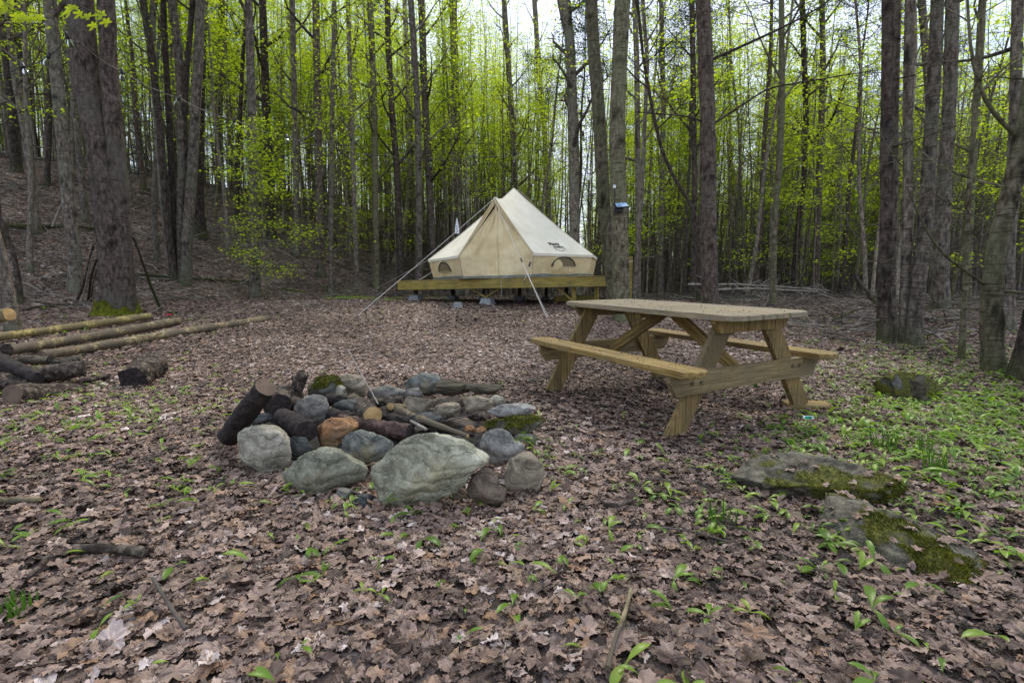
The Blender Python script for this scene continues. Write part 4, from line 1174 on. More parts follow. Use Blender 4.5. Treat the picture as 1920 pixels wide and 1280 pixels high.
lg('dark round of bark-covered wood beside the leaning black log', cp(350, 262), 3.5, cp(352, 300), 3.15, 24, 25, mat_='bark_log', cap='charred', seed=5, rough=.14, group='logs in the fire ring')
lg('dark charred log crossing the back of the pit', cp(880, 345), 3.15, cp(1080, 392), 3.0, 11, 13, mat_='charred', cap='charred', seed=15, group='logs in the fire ring')
lg('long pale branch laid across the right of the fire ring', cp(960, 298), 3.2, cp(1385, 458), 2.72, 8, 4, mat_='pole', cap='cut', seed=6, name='branch', cat='branch', k=10, bend=.01, knots=3, group='sticks in the fire ring')
lg('stub of a pale branch with a small sawn end beside the yellow log end', cp(1035, 300), 3.35, cp(966, 297), 3.12, 6, 7, mat_='pole', cap='cut', seed=8, name='branch', cat='branch', k=10, group='sticks in the fire ring')
lg('short whitish peeled stick poking out above the big slab', cp(1073, 374), 3.0, cp(1160, 420), 2.75, 3.2, 3, mat_='twig_pale', cap='twig_pale', seed=7, name='stick', cat='stick', k=8, group='sticks in the fire ring')
lg('thin straight stick standing slantwise out of the back of the fire pit', cp(735, -10), 3.9, cp(897, 280), 3.3, 1.1, 1.5, mat_='twig_pale', cap='twig_pale', name='stick', cat='stick', k=6, seed=9, group='sticks in the fire ring')
lg('thin dark stick lying between the small tan stone and the blue-grey slab', cp(1240, 380), 3.05, cp(1490, 322), 3.2, 1.6, 1.4, mat_='twig', cap='twig', name='stick', cat='stick', k=6, bend=.03, seed=10, group='sticks in the fire ring')
lg('black half-burnt log lying across the middle of the pit behind the long reddish one', cp(560, 330), 3.25, cp(760, 372), 3.0, 13, 15, mat_='charred', cap='charred', seed=16, rough=.2, group='logs in the fire ring')
lg('dark split log standing out behind the yellow log end', cp(730, 250), 3.7, cp(840, 300), 3.3, 12, 10, mat_='driftwood', cap='charred', seed=17, rough=.25, group='logs in the fire ring')
lg('charred stub between the yellow log end and the tan-brown stone', cp(930, 330), 3.35, cp(1010, 385), 2.95, 13, 12, mat_='charred', cap='charred', seed=18, rough=.2, group='logs in the fire ring')
lg('brown branch piece lying on the left inside rim', cp(215, 385), 3.2, cp(330, 330), 3.3, 8, 9, mat_='bark_log', cap='charred', seed=19, rough=.2, group='logs in the fire ring')
lg('thin burnt branch under the orange fragments', cp(1180, 420), 2.9, cp(1420, 452), 2.85, 5, 4, mat_='charred', cap='charred', seed=20, rough=.2, name='branch', cat='branch', group='sticks in the fire ring')
for q, (lab, a_, Ya, b_, Yb, r_, mt_) in enumerate((
    ('split brown log propped between the grey-brown block and the round of bark wood', (395, 240), 3.5, (470, 300), 3.25, 13, 'bark_log'),
    ('charred split log lying behind the grey-brown block towards the pale small stone', (560, 250), 3.55, (690, 262), 3.45, 12, 'charred'),
    ('dark brown split log lying between the flat oval stone and the tan-brown stone', (860, 285), 3.6, (1030, 262), 3.65, 10, 'bark_log'),
    ('short charred piece right of the long branch beside the small tan stone', (1140, 395), 3.05, (1255, 372), 3.1, 9, 'charred'),
    ('brown split piece laid behind the dark mossy plank', (1400, 345), 3.2, (1490, 352), 3.15, 9, 'bark_log'),
    ('charred stick end jutting left below the short charred log', (300, 400), 2.95, (420, 470), 2.72, 8, 'charred'))):
    lg(lab, cp(*a_), Ya, cp(*b_), Yb, r_, r_ * .85, mat_=mt_, cap='cut_dull' if q % 2 == 0 else 'charred', seed=80 + q, rough=.28, group='logs in the fire ring')
# rough old wood
rock('weathered dark driftwood slab on the far right rim', M['driftwood'], cp(1195, 148, 1400, 240), 3.85, .5, 51, 10, 4, 'wood', name='wood_slab', group='old wood on the fire ring', lump=.2)
rock('long thin end of grey driftwood pointing right from the far rim', M['driftwood'], cp(1370, 172, 1578, 235), 3.8, .5, 52, 10, 4, 'wood', name='wood_slab', group='old wood on the fire ring', lump=.15)
rock('dark mossy plank of rotten wood at the right end of the fire ring', RK['mossy'], cp(1452, 345, 1812, 450), 3.0, .4, 53, 12, 4, 'wood', name='wood_slab', group='old wood on the fire ring', lump=.15)
rock('moss-topped rotten stump on the left back of the fire ring', RK['verymossy'], cp(508, 124, 690, 275), 3.6, .8, 54, 10, 4, 'stump', name='stump', group='old wood on the fire ring', lump=.25)
def ragged(label, px, Y, seed, mat_='bark_log', name='stump', cat='stump', group=None):
    x0, y0, x1, y1 = px; c = at((x0 + x1) / 2, (y0 + y1) / 2, Y); k = Y / FPX
    rng = np.random.default_rng(seed); m_ = MB(); h = (y1 - y0) * k; w = (x1 - x0) * k / 2
    n = 16; z = np.linspace(-h / 2, h / 2, n); rad = w * np.interp(np.linspace(0, 1, n), [0, .2, .55, .8, 1], [1, .75, .55, .62, .3])
    P = np.stack([.25 * w * np.sin(np.linspace(0, 5, n) + seed), .2 * w * np.cos(np.linspace(0, 6, n)), z], 1)
    m_.tube(P, rad, 14, rough=.38, seed=seed)
    for q in range(5):
        a_ = rng.uniform(0, 6.28); s_ = rng.uniform(.5, .9)
        m_.tube(np.array([P[4], P[8] + [math.cos(a_) * w * .6, math.sin(a_) * w * .6, 0], P[12] + [math.cos(a_) * w * 1.0, math.sin(a_) * w, h * .1 * s_]]), [w * .35, w * .25, w * .06], 6, rough=.2, seed=q)
    o = m_.build(name, M[mat_]); o.location = c; tag(o, label, cat, group); return o
ragged('ragged brown upright chunk of rotten wood behind the left logs of the fire ring', cp(425, 95, 512, 300), 3.45, 3, 'bark_log', 'stump', 'stump', 'old wood on the fire ring')
rock('brown crumbling rootwood heap between the leaning log and the grey-brown block', M['bark_log'], cp(320, 175, 470, 300), 3.55, .8, 56, 4, 4, 'wood', name='wood_slab', group='old wood on the fire ring', lump=.25)
ragged('small grey stump standing in front of the round mossy mound', (1708, 702, 1740, 765), 4.05, 8, 'driftwood')

# left: log pile, poles, hollow chunk
LGP = 'firewood logs at the left edge'
lg('stout log with a round sawn end at the left edge, nearest in the pile', (22, 742), 3.9, (140, 735), 4.45, 21, 18, mat_='bark_log', cap='cut_dull', seed=21, rough=.09, group=LGP)
lg('log with a black burnt end lying behind the stout sawn log', (75, 703), 4.6, (158, 690), 4.75, 17, 15, mat_='bark_log', cap='charred', seed=22, rough=.14, group=LGP)
lg('black charred log at the far left edge with its end showing', (-60, 655), 5.0, (12, 657), 4.95, 12, 12, mat_='charred', cap='charred', seed=23, group=LGP)
lg('split dark log slanting down towards the stout sawn log', (-20, 668), 4.7, (72, 708), 4.3, 16, 10, mat_='charred', cap='charred', seed=24, rough=.2, group=LGP)
lg('dark low log resting under the split one at the left edge', (-30, 715), 4.3, (70, 722), 4.45, 17, 15, mat_='bark_log', cap='charred', seed=25, rough=.15, group=LGP)
lg('short grey weathered piece of wood on top of the pile beside the poles', (38, 675), 4.9, (92, 676), 4.9, 9, 7, mat_='driftwood', cap='charred', seed=26, rough=.2, group=LGP)
lg('short purplish-grey branch piece behind the burnt end log', (95, 683), 5.0, (152, 672), 5.1, 6, 8, mat_='driftwood', cap='driftwood', seed=27, rough=.2, group=LGP)
lg('thin dark stick lying right of the burnt log end', (148, 716), 4.55, (203, 705), 4.75, 5, 4, mat_='bark_log', cap='charred', seed=28, name='stick', cat='stick', k=8)
lg('short log with a pale yellow sawn end propped at the far left', (-40, 598), 6.3, (18, 589), 6.3, 11, 12, mat_='pole_y', cap='cut', seed=29, group=LGP)
lg('hollow dark chunk of log lying alone on the leaves left of the fire ring', (250, 712), 4.6, (290, 682), 5.1, 24, 21, mat_='bark_log', cap='charred', seed=30, rough=.2, name='log', group=LGP)
lg('slab of loose pale bark leaning on the lone hollow chunk', (240, 705), 4.62, (275, 668), 5.15, 5, 3, mat_='twig_pale', cap='twig_pale', seed=31, rough=.3, name='bark_slab', cat='bark')
PG = 'long peeled poles lying at the left'
def gp(px, py, dz=0.0):
    g = ground(px, py); return Vector((g.x, g.y, g.z + dz))
def pole(label, a, b, ra, rb, mat_='pole', dz=(.05, .05), seed=0, knots=5, bend=.01):
    pa, pb = gp(a[0], a[1] + ra * .8, 0), gp(b[0], b[1] + rb * .8, 0)
    Ra, Rb = ra * pa.y / FPX, rb * pb.y / FPX
    pa.z += Ra * .7 + dz[0]; pb.z += Rb * .7 + dz[1]
    return log(label, pa, pb, Ra, Rb, mat_=mat_, cap='cut_dull', cat='pole', name='pole', group=PG, bend=bend, k=12, rough=.06, seed=seed, n=40, knots=knots)
pole('yellow-barked pole, farthest of the long poles lying at the left', (-30, 644), (282, 597), 7.5, 6.5, 'pole_y', (.07, .05), 1)
pole('short yellow pole between the two far long poles', (20, 655), (100, 638), 4.5, 4, 'pole_y', (.0, .0), 2, 2)
pole('dark knotty middle pole of the long poles lying at the left', (10, 672), (335, 605), 9.5, 7, 'pole', (.09, .04), 3, 9)
pole('nearest and longest pole, its yellow end reaching towards the clearing', (82, 676), (500, 598), 9, 6.5, 'pole', (.06, .01), 4, 9, bend=-.01)

# ------------------------------------------------------------------ trees
def leaf_quads(C, size, rng, mb_, flat=.5):
    """small three-lobed leaves (fan of 6 verts) at centres C, facing roughly up"""
    n = len(C)
    if n == 0: return
    yaw = rng.uniform(0, 6.28, n); tx, ty = rng.normal(0, flat, n), rng.normal(0, flat, n)
    nz = np.stack([tx, ty, np.ones(n)], 1); nz /= np.linalg.norm(nz, axis=1, keepdims=True)
    x = np.stack([np.cos(yaw), np.sin(yaw), np.zeros(n)], 1); x -= nz * (x * nz).sum(1, keepdims=True); x /= np.linalg.norm(x, axis=1, keepdims=True)
    y = np.cross(nz, x)
    sh = np.array([(0, -.5, 0), (.62, -.10, -.08), (.22, .06, .02), (0, .72, -.08), (-.22, .06, .02), (-.62, -.10, -.08)])
    s = size * rng.uniform(.65, 1.3, n)
    V = C[:, None, :] + s[:, None, None] * (sh[None, :, 0:1] * x[:, None] + sh[None, :, 1:2] * y[:, None] + sh[None, :, 2:3] * nz[:, None])
    b = (np.arange(n) * 6)[:, None]
    F = np.concatenate([b + [0, 1, 2], b + [0, 2, 4], b + [2, 3, 4], b + [0, 4, 5]], 0)
    t = np.repeat(rng.beta(2, 2, n), 6)
    mb_.add(V.reshape(-1, 3), F, t, smooth=False)

def interp_path(P, r, n):
    P = np.asarray(P, float); s = np.concatenate([[0], np.cumsum(np.linalg.norm(np.diff(P, axis=0), axis=1))])
    t = np.linspace(0, s[-1], n)
    Q = np.stack([np.interp(t, s, P[:, k]) for k in range(3)], 1)
    for _ in range(2):
        Q[1:-1] = (Q[:-2] + 2 * Q[1:-1] + Q[2:]) / 4
    return Q, np.interp(t, s, r)

def grow(rng, path, rad, first, nbr, blen, rise, foliage=10, lsize=.09, spread=.32, deadfrac=0.0, twig_k=3, subs=4, droop=0.0, wood=None, leaves=None, leaf_from=0.0, br_r=.22, minz=None):
    wood = wood or MB(); leaves = leaves or MB()
    n = len(path); H = path[-1][2] - path[0][2]; C = []
    az = rng.uniform(0, 6.28)
    for b in range(nbr):
        t = first + (1 - first) * ((b + rng.uniform(0, .9)) / nbr) ** .9
        t = min(t, .985); k = int(t * (n - 1)); p = path[k]
        az += 2.4 + rng.normal(0, .5)
        rel = (t - first) / (1 - first + 1e-6)
        L = blen * (1.0 - .62 * rel) * rng.uniform(.6, 1.25)
        el = rise + .35 * rel + rng.normal(0, .12)
        dead = rng.uniform() < deadfrac
        if dead: L *= rng.uniform(.4, .8); el = -.05 + rng.normal(0, .2)
        h = np.array([math.cos(az), math.sin(az), 0]); sd = np.array([-h[1], h[0], 0])
        m_ = 6; q = np.linspace(0, 1, m_)[:, None]
        B = p + h * (L * math.cos(el)) * q + np.array([0, 0, 1]) * (L * math.sin(el) * q + L * (.22 - droop) * q ** 2) + sd * L * .10 * rng.normal() * np.sin(q * 3) + rng.normal(0, .02 * L, (m_, 3)) * q
        r0 = max(.004, min(rad[k] * .55, rad[0] * br_r * (1.1 - .6 * rel)))
        wood.tube(B, np.linspace(r0, r0 * .18 + .0015, m_), 5 if r0 > .02 else 4, cap=False)
        for s in range(subs):
            ts = rng.uniform(.25, 1.0); kb = min(m_ - 2, int(ts * (m_ - 1))); f = ts * (m_ - 1) - kb
            p2 = B[kb] * (1 - f) + B[kb + 1] * f
            a2 = az + rng.choice([-1, 1]) * rng.uniform(.5, 1.1); l2 = L * rng.uniform(.25, .5) * (1.2 - .5 * ts)
            h2 = np.array([math.cos(a2), math.sin(a2), rng.uniform(-.1, .55) - droop * 2])
            q2 = np.linspace(0, 1, 4)[:, None]
            S = p2 + h2 * l2 * q2 + rng.normal(0, .04 * l2, (4, 3)) * q2
            wood.tube(S, np.linspace(r0 * .35 + .001, .0016, 4), twig_k, cap=False)
            if foliage and not dead and t > leaf_from and rng.uniform() < .85:
                for tip in (S[-1], S[2]):
                    m2 = rng.poisson(foliage * 1.1)
                    c = tip + rng.normal(0, 1, (m2, 3)) * [spread, spread, spread * .28]
                    C.append(c)
        if foliage and not dead and t > leaf_from:
            m2 = rng.poisson(foliage * 1.6); C.append(B[-1] + rng.normal(0, 1, (m2, 3)) * [spread, spread, spread * .28])
    if C: leaf_quads(np.concatenate(C), lsize, rng, leaves)
    return wood, leaves

def proto(seed, kind):
    rng = np.random.default_rng(seed)
    H = dict(maple=rng.uniform(14, 19), slim=rng.uniform(9, 13), pole=rng.uniform(11, 15), bare=rng.uniform(9, 14), sapling=rng.uniform(4.5, 7.5), conifer=rng.uniform(12, 16))[kind]
    r0 = dict(maple=rng.uniform(.065, .115), slim=rng.uniform(.035, .06), pole=rng.uniform(.04, .075), bare=rng.uniform(.035, .065), sapling=rng.uniform(.022, .035), conifer=rng.uniform(.08, .12))[kind]
    n = 26; z = np.linspace(0, H, n); lean = rng.normal(0, .02, 2) * (1 if kind == 'conifer' else 2)
    wob = .012 if kind in ('conifer', 'pole') else .035
    P = np.stack([lean[0] * z + wob * H * .4 * np.sin(z * rng.uniform(.2, .5) + rng.uniform(0, 6)) * z / H + .04 * np.sin(z * 1.3 + seed), lean[1] * z + wob * H * .4 * np.sin(z * rng.uniform(.2, .5) + rng.uniform(0, 6)) * z / H, z], 1)
    P[0, 2] = -.35
    r = r0 * (1 - z / H * .86) * (1 + .35 * np.exp(-z / .25))
    tr = MB(); tr.tube(P, r, 9, cap=False, rough=.06, seed=seed)
    if kind in ('maple', 'slim') and rng.uniform() < .55:      # a fork
        k = int(n * rng.uniform(.3, .5)); s_ = np.linspace(0, 1, 14)[:, None]; a_ = rng.uniform(0, 6.28)
        Q = P[k] + np.array([math.cos(a_), math.sin(a_), 0]) * .09 * H * s_ ** .7 + np.array([0, 0, H - P[k][2]]) * s_ * .95
        tr.tube(Q, np.linspace(r[k] * .75, .012, 14), 7, cap=False)
        w0, l0 = grow(rng, Q, np.linspace(r[k] * .75, .012, 14), .25, 9, H * .11, .75, 9, .08, .30)
    else: w0 = l0 = None
    if kind == 'maple': w, l = grow(rng, P, r, .2, 32, H * .15, .6, 11, .078, .34, .15, wood=w0, leaves=l0, leaf_from=.3)
    if kind == 'slim': w, l = grow(rng, P, r, .12, 26, H * .15, .55, 11, .075, .30, .18, wood=w0, leaves=l0, leaf_from=.3)
    if kind == 'pole': w, l = grow(rng, P, r, .3, 14, H * .10, .7, 6, .075, .3, .3, wood=w0, leaves=l0, leaf_from=.45)
    if kind == 'bare': w, l = grow(rng, P, r, .1, 46, H * .17, .45, 2, .07, .3, .5, subs=6, wood=w0, leaves=l0, leaf_from=.3)
    if kind == 'sapling': w, l = grow(rng, P, r, .12, 20, H * .26, .3, 17, .07, .28, .05, subs=4)
    if kind == 'conifer':
        w, l = grow(rng, P, r, .05, 95, 1.6, -.02, 0, .05, .2, 0, subs=5, droop=.10, br_r=.09)
        ww, l = grow(rng, P, r, .62, 40, 2.0, .1, 30, .055, .26, 0, subs=5, droop=.05, br_r=.1, wood=w)
    return tr, w, l

BK = ['bark_grey', 'bark_brown', 'bark_olive', 'bark_dark']
PROTO = {}
M['needles'] = leaf_mat('needles', [(0, (.018, .035, .012)), (.6, (.045, .075, .022)), (1, (.08, .11, .03))], .3, inst=False, attr='mark', tcol=(1.2, 1.3, .8), mott=0)
def build_protos():
    for kind, cnt in (('maple', 7), ('slim', 6), ('sapling', 6), ('conifer', 4), ('bare', 5), ('pole', 6)):
        L = []
        for s in range(cnt):
            tr, w, l = proto(200 + s * 17 + len(kind), kind)
            bk = M['bark_brown'] if kind == 'conifer' else M[['bark_pale', 'bark_grey', 'bark_pale', 'bark_olive'][s % 4]] if kind == 'pole' else M[['bark_pale', 'bark_grey', 'bark_olive', 'bark_pale', 'bark_brown', 'bark_grey', 'bark_dark'][s % 7]]
            lm = M['needles'] if kind == 'conifer' else M['foliage']
            L.append((tr.mesh('%s_trunk' % kind, bk), w.mesh('%s_branches' % kind, M['twig'] if kind != 'maple' else bk), l.mesh('%s_leaves' % kind, lm)))
        PROTO[kind] = L
build_protos()

def place_tree(kind, x, y, s, rz, label, group, name, var):
    t = thing(name, label, 'tree', (x, y, tz(x, y)), group, rot=(rnd.gauss(0, .012), rnd.gauss(0, .012), rz))
    t.scale = (s, s, s * rnd.uniform(.92, 1.08))
    a_, b_, c_ = PROTO[kind][var % len(PROTO[kind])]
    obj('trunk', a_, t); obj('branches', b_, t)
    obj('leaves' if kind != 'conifer' else 'needles', c_, t)
    return t

# --- trees traced from the photograph
TREES = []
def traced(name, label, pts, w0, w1, mat_='bark_grey', H=15, Y=None, base_px=None, nbr=14, blen=2.2, first=.45, fol=9, flare=.5, flare_h=.35, knots=18, seed=0, group=None, extra=(), cat='tree', sides=16, parent=None, leaf_from=.0, lean_out=None, dead=0):
    """pts: photograph points from the base up to the top edge of the picture; w0/w1 widths in photograph pixels at the base and at the last point"""
    rng = np.random.default_rng(seed + 900)
    b = pts[0]
    if Y is None: g = ground(b[0], b[1] - 2); Y = g.y
    g = at(b[0], b[1], Y); gz = tz(g.x, Y)
    P = [Vector((g.x, Y, gz - .25))]
    for q, (px, py) in enumerate(pts[0 if True else 1:]):
        p = at(px, py, Y + .0); 
        if q == 0: p.z = gz
        P.append(p)
    P = [np.array(p) for p in P]
    W = [w0, w0] + list(np.linspace(w0, w1, len(pts)))[1:]
    rr = [w * Y / FPX / 2 for w in W]
    top = P[-1]; d = P[-1] - P[-2]; d /= np.linalg.norm(d); zt = top[2]
    Ht = gz + H
    if Ht > zt + 1:
        m_ = 8; r_l = rr[-1]
        for q in range(1, m_ + 1):
            f = q / m_; dz = (Ht - zt) * f
            P.append(top + np.array([d[0] / max(d[2], .5) * dz * (1 - .5 * f), d[1] * 0 + rng.normal(0, .05), dz]) + np.array([.25 * math.sin(f * 5 + seed) * f, .25 * math.cos(f * 4 + seed) * f, 0]))
            rr.append(r_l * (1 - f * .85))
    P = np.array(P); L = np.sum(np.linalg.norm(np.diff(P, axis=0), axis=1))
    n = int(L / .11); Q, r = interp_path(P, rr, n)
    hgt = Q[:, 2] - gz
    r = r * (1 + flare * np.exp(-np.clip(hgt, 0, None) / flare_h))
    org = Vector((g.x, Y, gz)); Q = Q - np.array(org)
    own = parent is None
    t = thing(name, label, cat, org, group) if own else parent
    if not own: Q = Q + np.array(org) - np.array(parent.location); 
    tr = MB(); tr.tube(Q, r, sides, cap=False, rough=.05, seed=seed)
    V = tr.v[0].reshape(n, sides, 3); mark = np.zeros((n, sides)); dirs = V - Q[:, None, :]
    Ls = np.linspace(0, L, n)
    for q in range(int(knots * 1.8)):                           # branch scars with dark brows
        kz = rng.uniform(.5, min(L, 9)); ka = rng.uniform(0, 2 * math.pi); big = rng.uniform(.3, .95) * min(1.0, .45 + r.mean() * 4)
        da = np.abs((np.arange(sides) * 2 * math.pi / sides - ka + math.pi) % (2 * math.pi) - math.pi)
        arcl = da * r.mean()
        gz_ = (Ls[:, None] - kz + arcl[None, :] * .9)
        bmp = np.exp(-(gz_ / (.055 * big)) ** 2) * np.exp(-(arcl[None, :] / (.11 * big)) ** 2)
        V += dirs * (bmp * .13)[..., None]
        mark = np.maximum(mark, np.clip(np.exp(-((gz_ - .03) / (.045 * big)) ** 2) * np.exp(-(arcl[None, :] / (.13 * big)) ** 2) * 1.3, 0, 1))
    tr.v[0] = V.reshape(-1, 3); tr.at[0] = mark.ravel()
    tr.build('trunk', M[mat_], t)
    wood, lv = MB(), MB()
    if nbr:
        grow(rng, Q, r, first, nbr, blen, .55, fol, .075, .34, dead, wood=wood, leaves=lv, leaf_from=leaf_from, br_r=.3)
    # stub twigs low on the stem
    for q in range(knots // 3):
        k = rng.integers(int(n * .06), int(n * .5)); a_ = rng.uniform(0, 6.28); l_ = rng.uniform(.15, .9)
        e = Q[k] + np.array([math.cos(a_) * l_, math.sin(a_) * l_, rng.uniform(-.1, .3) * l_])
        wood.tube(np.array([Q[k], (Q[k] + e) / 2 + rng.normal(0, .02, 3), e]), [.012, .007, .003], 4, cap=False)
    for br in extra:                                  # (points in photo px, depth offsets, widths px)
        pp = [at(px, py, Y + dy) for (px, py, dy) in br[0]]
        pp = np.array([np.array(p - (t.location)) for p in pp]); L2 = np.sum(np.linalg.norm(np.diff(pp, axis=0), axis=1))
        B, rb = interp_path(pp, np.linspace(br[1], br[2], len(pp)) * Y / FPX / 2, max(6, int(L2 / .15)))
        lw, wood_ = wood, MB(); wood_.tube(B, rb, 7, cap=False, rough=.05)
        if len(br) > 3 and br[3]:
            for q in range(br[3]):
                k = rng.integers(2, len(B)); a_ = rng.uniform(0, 6.28); l_ = rng.uniform(.2, .8)
                e = B[k] + np.array([math.cos(a_) * l_ * .8, math.sin(a_) * l_ * .6, rng.uniform(-.2, .7) * l_])
                wood_.tube(np.array([B[k], (B[k] + e) / 2 + rng.normal(0, .03, 3), e]), [.007, .004, .002], 4, cap=False)
        wood_.build('limb', M[mat_ if mat_ != 'bark_brown' else 'bark_dark'], t)
    if wood.n: (wood.build('branches', M[mat_ if mat_ != 'bark_brown' else 'bark_dark'], t))
    if lv.n: lv.build('leaves', M['foliage'], t)
    TREES.append((org.x, org.y))
    return t, Q, r

# left
big, bQ, br_ = traced('maple_tree', 'massive twin-stemmed maple with mossy foot at the left of the clearing', [(220, 592), (218, 540), (214, 470), (205, 400), (196, 330), (184, 250), (162, 150), (151, 0)], 54, 38, 'bark_brown', 16, nbr=10, blen=2.6, first=.5, flare=.22, flare_h=.3, knots=26, seed=1, sides=26)
bigY = big.location.y
traced('maple_tree', '', [(238, 575), (232, 500), (228, 420), (222, 330), (214, 250), (205, 150), (199, 0)], 32, 26, 'bark_brown', 16, Y=bigY, nbr=8, blen=2.4, first=.5, flare=.1, knots=18, seed=2, sides=18, parent=big)
# mossy skirt
m_ = MB(); n_ = 40; rings = 9; vv = []
rb = 60 * bigY / FPX / 2
for l in range(rings):
    f = l / (rings - 1); z = .30 * (1 - f) ** 1.3 - .06
    for q in range(n_):
        a_ = q * 2 * math.pi / n_; lob = 1 + .16 * math.sin(a_ * 5 + 1) + .10 * math.sin(a_ * 9 + 2)
        R_ = rb * (1.12 + .48 * f ** 1.6 * lob) + .012 * rnd.uniform(-1, 1)
        zz = z + (.10 * math.sin(a_ * 3 + .5) + .05 * math.sin(a_ * 8)) * (1 - f)
        vv.append((math.cos(a_) * R_, math.sin(a_) * R_, zz + .012 * rnd.uniform(-1, 1)))
m_.add(vv, [[l * n_ + q, l * n_ + (q + 1) % n_, (l + 1) * n_ + (q + 1) % n_, (l + 1) * n_ + q][::-1] for l in range(rings - 1) for q in range(n_)])
rngm = np.random.default_rng(1); vv = np.array(vv)
for q in range(2600):                       # moss tufts
    b = vv[rngm.integers(0, len(vv))] + rngm.normal(0, .02, 3); d = np.array([b[0], b[1], .25]); d /= np.linalg.norm(d); s = rngm.uniform(.01, .028)
    e = b + d * s + rngm.normal(0, .008, 3); t_ = np.cross(d, [0, 0, 1]) * .005
    m_.add([b - t_, b + t_, e], [[0, 1, 2]], smooth=False)
m_.build('moss', M['moss'], big)
traced('maple_tree', 'grey maple leaning left just behind the massive twin-stemmed one', [(143, 548), (140, 480), (128, 380), (121, 300), (112, 200), (98, 60), (93, 0)], 20, 19, 'bark_grey', 15, nbr=12, first=.4, seed=3)
traced('maple_tree', 'dim leaning trunk cut by the left edge, in front of the log pile', [(26, 632), (18, 570), (5, 500), (-20, 400), (-60, 200), (-110, 0)], 21, 16, 'bark_grey', 12, nbr=8, first=.5, seed=4, knots=8)
traced('sapling_tree', 'thin crooked stem at the left edge behind the leaning trunk', [(39, 570), (34, 520), (24, 470), (4, 420), (-25, 350), (-50, 200)], 9, 6, 'bark_dark', 8, nbr=8, blen=1.2, seed=5, knots=4, sides=8, flare=.2)
# multi-stemmed clump
cl, _, _ = traced('maple_tree', 'clump of grey maple stems growing from one foot, right of the massive maple', [(342, 528), (340, 420), (342, 300), (340, 200), (335, 100), (322, 0)], 16, 14, 'bark_grey', 15, nbr=8, first=.4, seed=6)
cY = cl.location.y
for q, (pts, a_, b_) in enumerate((([(328, 526), (322, 480), (312, 400), (306, 320), (298, 220), (286, 120), (268, 0)], 13, 11), ([(322, 524), (316, 460), (306, 380), (300, 300), (292, 200), (284, 90), (288, 0)], 11, 10),
    ([(334, 526), (330, 440), (322, 330), (318, 240), (312, 130), (306, 0)], 12, 9), ([(348, 522), (352, 430), (360, 330), (366, 220), (372, 110), (376, 0)], 18, 15), ([(345, 524), (348, 450), (350, 330), (345, 230), (350, 130), (362, 0)], 12, 9))):
    traced('maple_tree', '', pts, a_, b_, 'bark_grey' if q % 2 else 'bark_dark', 14 + q * .4, Y=cY + (q % 3 - 1) * .18, nbr=6, first=.45, seed=60 + q, parent=cl, knots=8, sides=12, flare=.15)
traced('maple_tree', 'thick dark trunk on the bank just behind the clump of grey stems', [(369, 424), (368, 300), (371, 200), (375, 100), (378, 0)], 24, 19, 'bark_dark', 17, Y=19.5, nbr=12, seed=8)
traced('maple_tree', 'straight lone grey stem standing at the foot of the bank, mid left', [(479, 558), (478, 470), (475, 380), (473, 260), (470, 130), (466, 0)], 17, 13, 'bark_grey', 15, nbr=10, first=.5, seed=9, knots=18)
traced('sapling_tree', 'thin leafy sapling left of the tent by the green plants', [(621, 556), (620, 470), (621, 350), (622, 230), (625, 100), (626, 0)], 9, 7, 'bark_grey', 10, nbr=26, blen=1.3, first=.1, fol=8, seed=10, knots=4, sides=9)
traced('maple_tree', 'pale slender stem with mossy foot just left of the white guy rope', [(706, 543), (705, 440), (703, 330), (702, 220), (698, 110), (694, 0)], 11, 11, 'bark_olive', 14, nbr=14, first=.3, seed=11, knots=10)
traced('maple_tree', 'grey slender trunk standing close behind the left end of the platform', [(785, 524), (786, 420), (785, 320), (783, 210), (777, 100), (770, 0)], 12, 11, 'bark_grey', 15, Y=19, nbr=14, first=.3, seed=12)
traced('maple_tree', 'trunk rising behind the left slope of the tent roof', [(815, 500), (808, 400), (803, 300), (799, 230), (794, 120), (790, 0)], 13, 12, 'bark_brown', 16, Y=22, nbr=14, first=.3, seed=13)
traced('maple_tree', 'dark bent trunk on the bank left of the tent', [(750, 498), (748, 400), (743, 300), (734, 200), (729, 100), (726, 0)], 12, 10, 'bark_dark', 15, Y=21, nbr=14, first=.3, seed=14)
traced('maple_tree', 'dark trunk rising right behind the door peak of the tent', [(862, 500), (859, 390), (856, 280), (853, 140), (849, 0)], 17, 13, 'bark_grey', 17, Y=24, nbr=14, first=.3, seed=15)
traced('maple_tree', 'slender trunk rising left of the tent apex', [(968, 520), (966, 400), (962, 260), (953, 120), (945, 0)], 11, 9, 'bark_grey', 16, Y=26, nbr=14, first=.3, seed=16)
traced('maple_tree', 'dark forked trunk behind the right slope of the tent roof', [(1078, 530), (1077, 400), (1076, 280), (1072, 160), (1068, 70), (1058, 0)], 20, 17, 'bark_grey', 16, Y=20, nbr=14, first=.35, seed=17, extra=(([(1069, 90, 0), (1058, 50, 0), (1048, 0, 0), (1035, -60, 0)], 9, 6, 6),))
traced('maple_tree', 'brownish trunk left of the tent standing on the bank', [(600, 475), (598, 360), (597, 240), (594, 120), (592, 0)], 14, 12, 'bark_brown', 16, Y=20, nbr=14, first=.35, seed=18)
traced('maple_tree', 'dark trunk on the bank right of the lone grey stem', [(508, 422), (504, 330), (500, 220), (496, 110), (492, 0)], 15, 12, 'bark_dark', 16, Y=22, nbr=12, first=.35, seed=19)
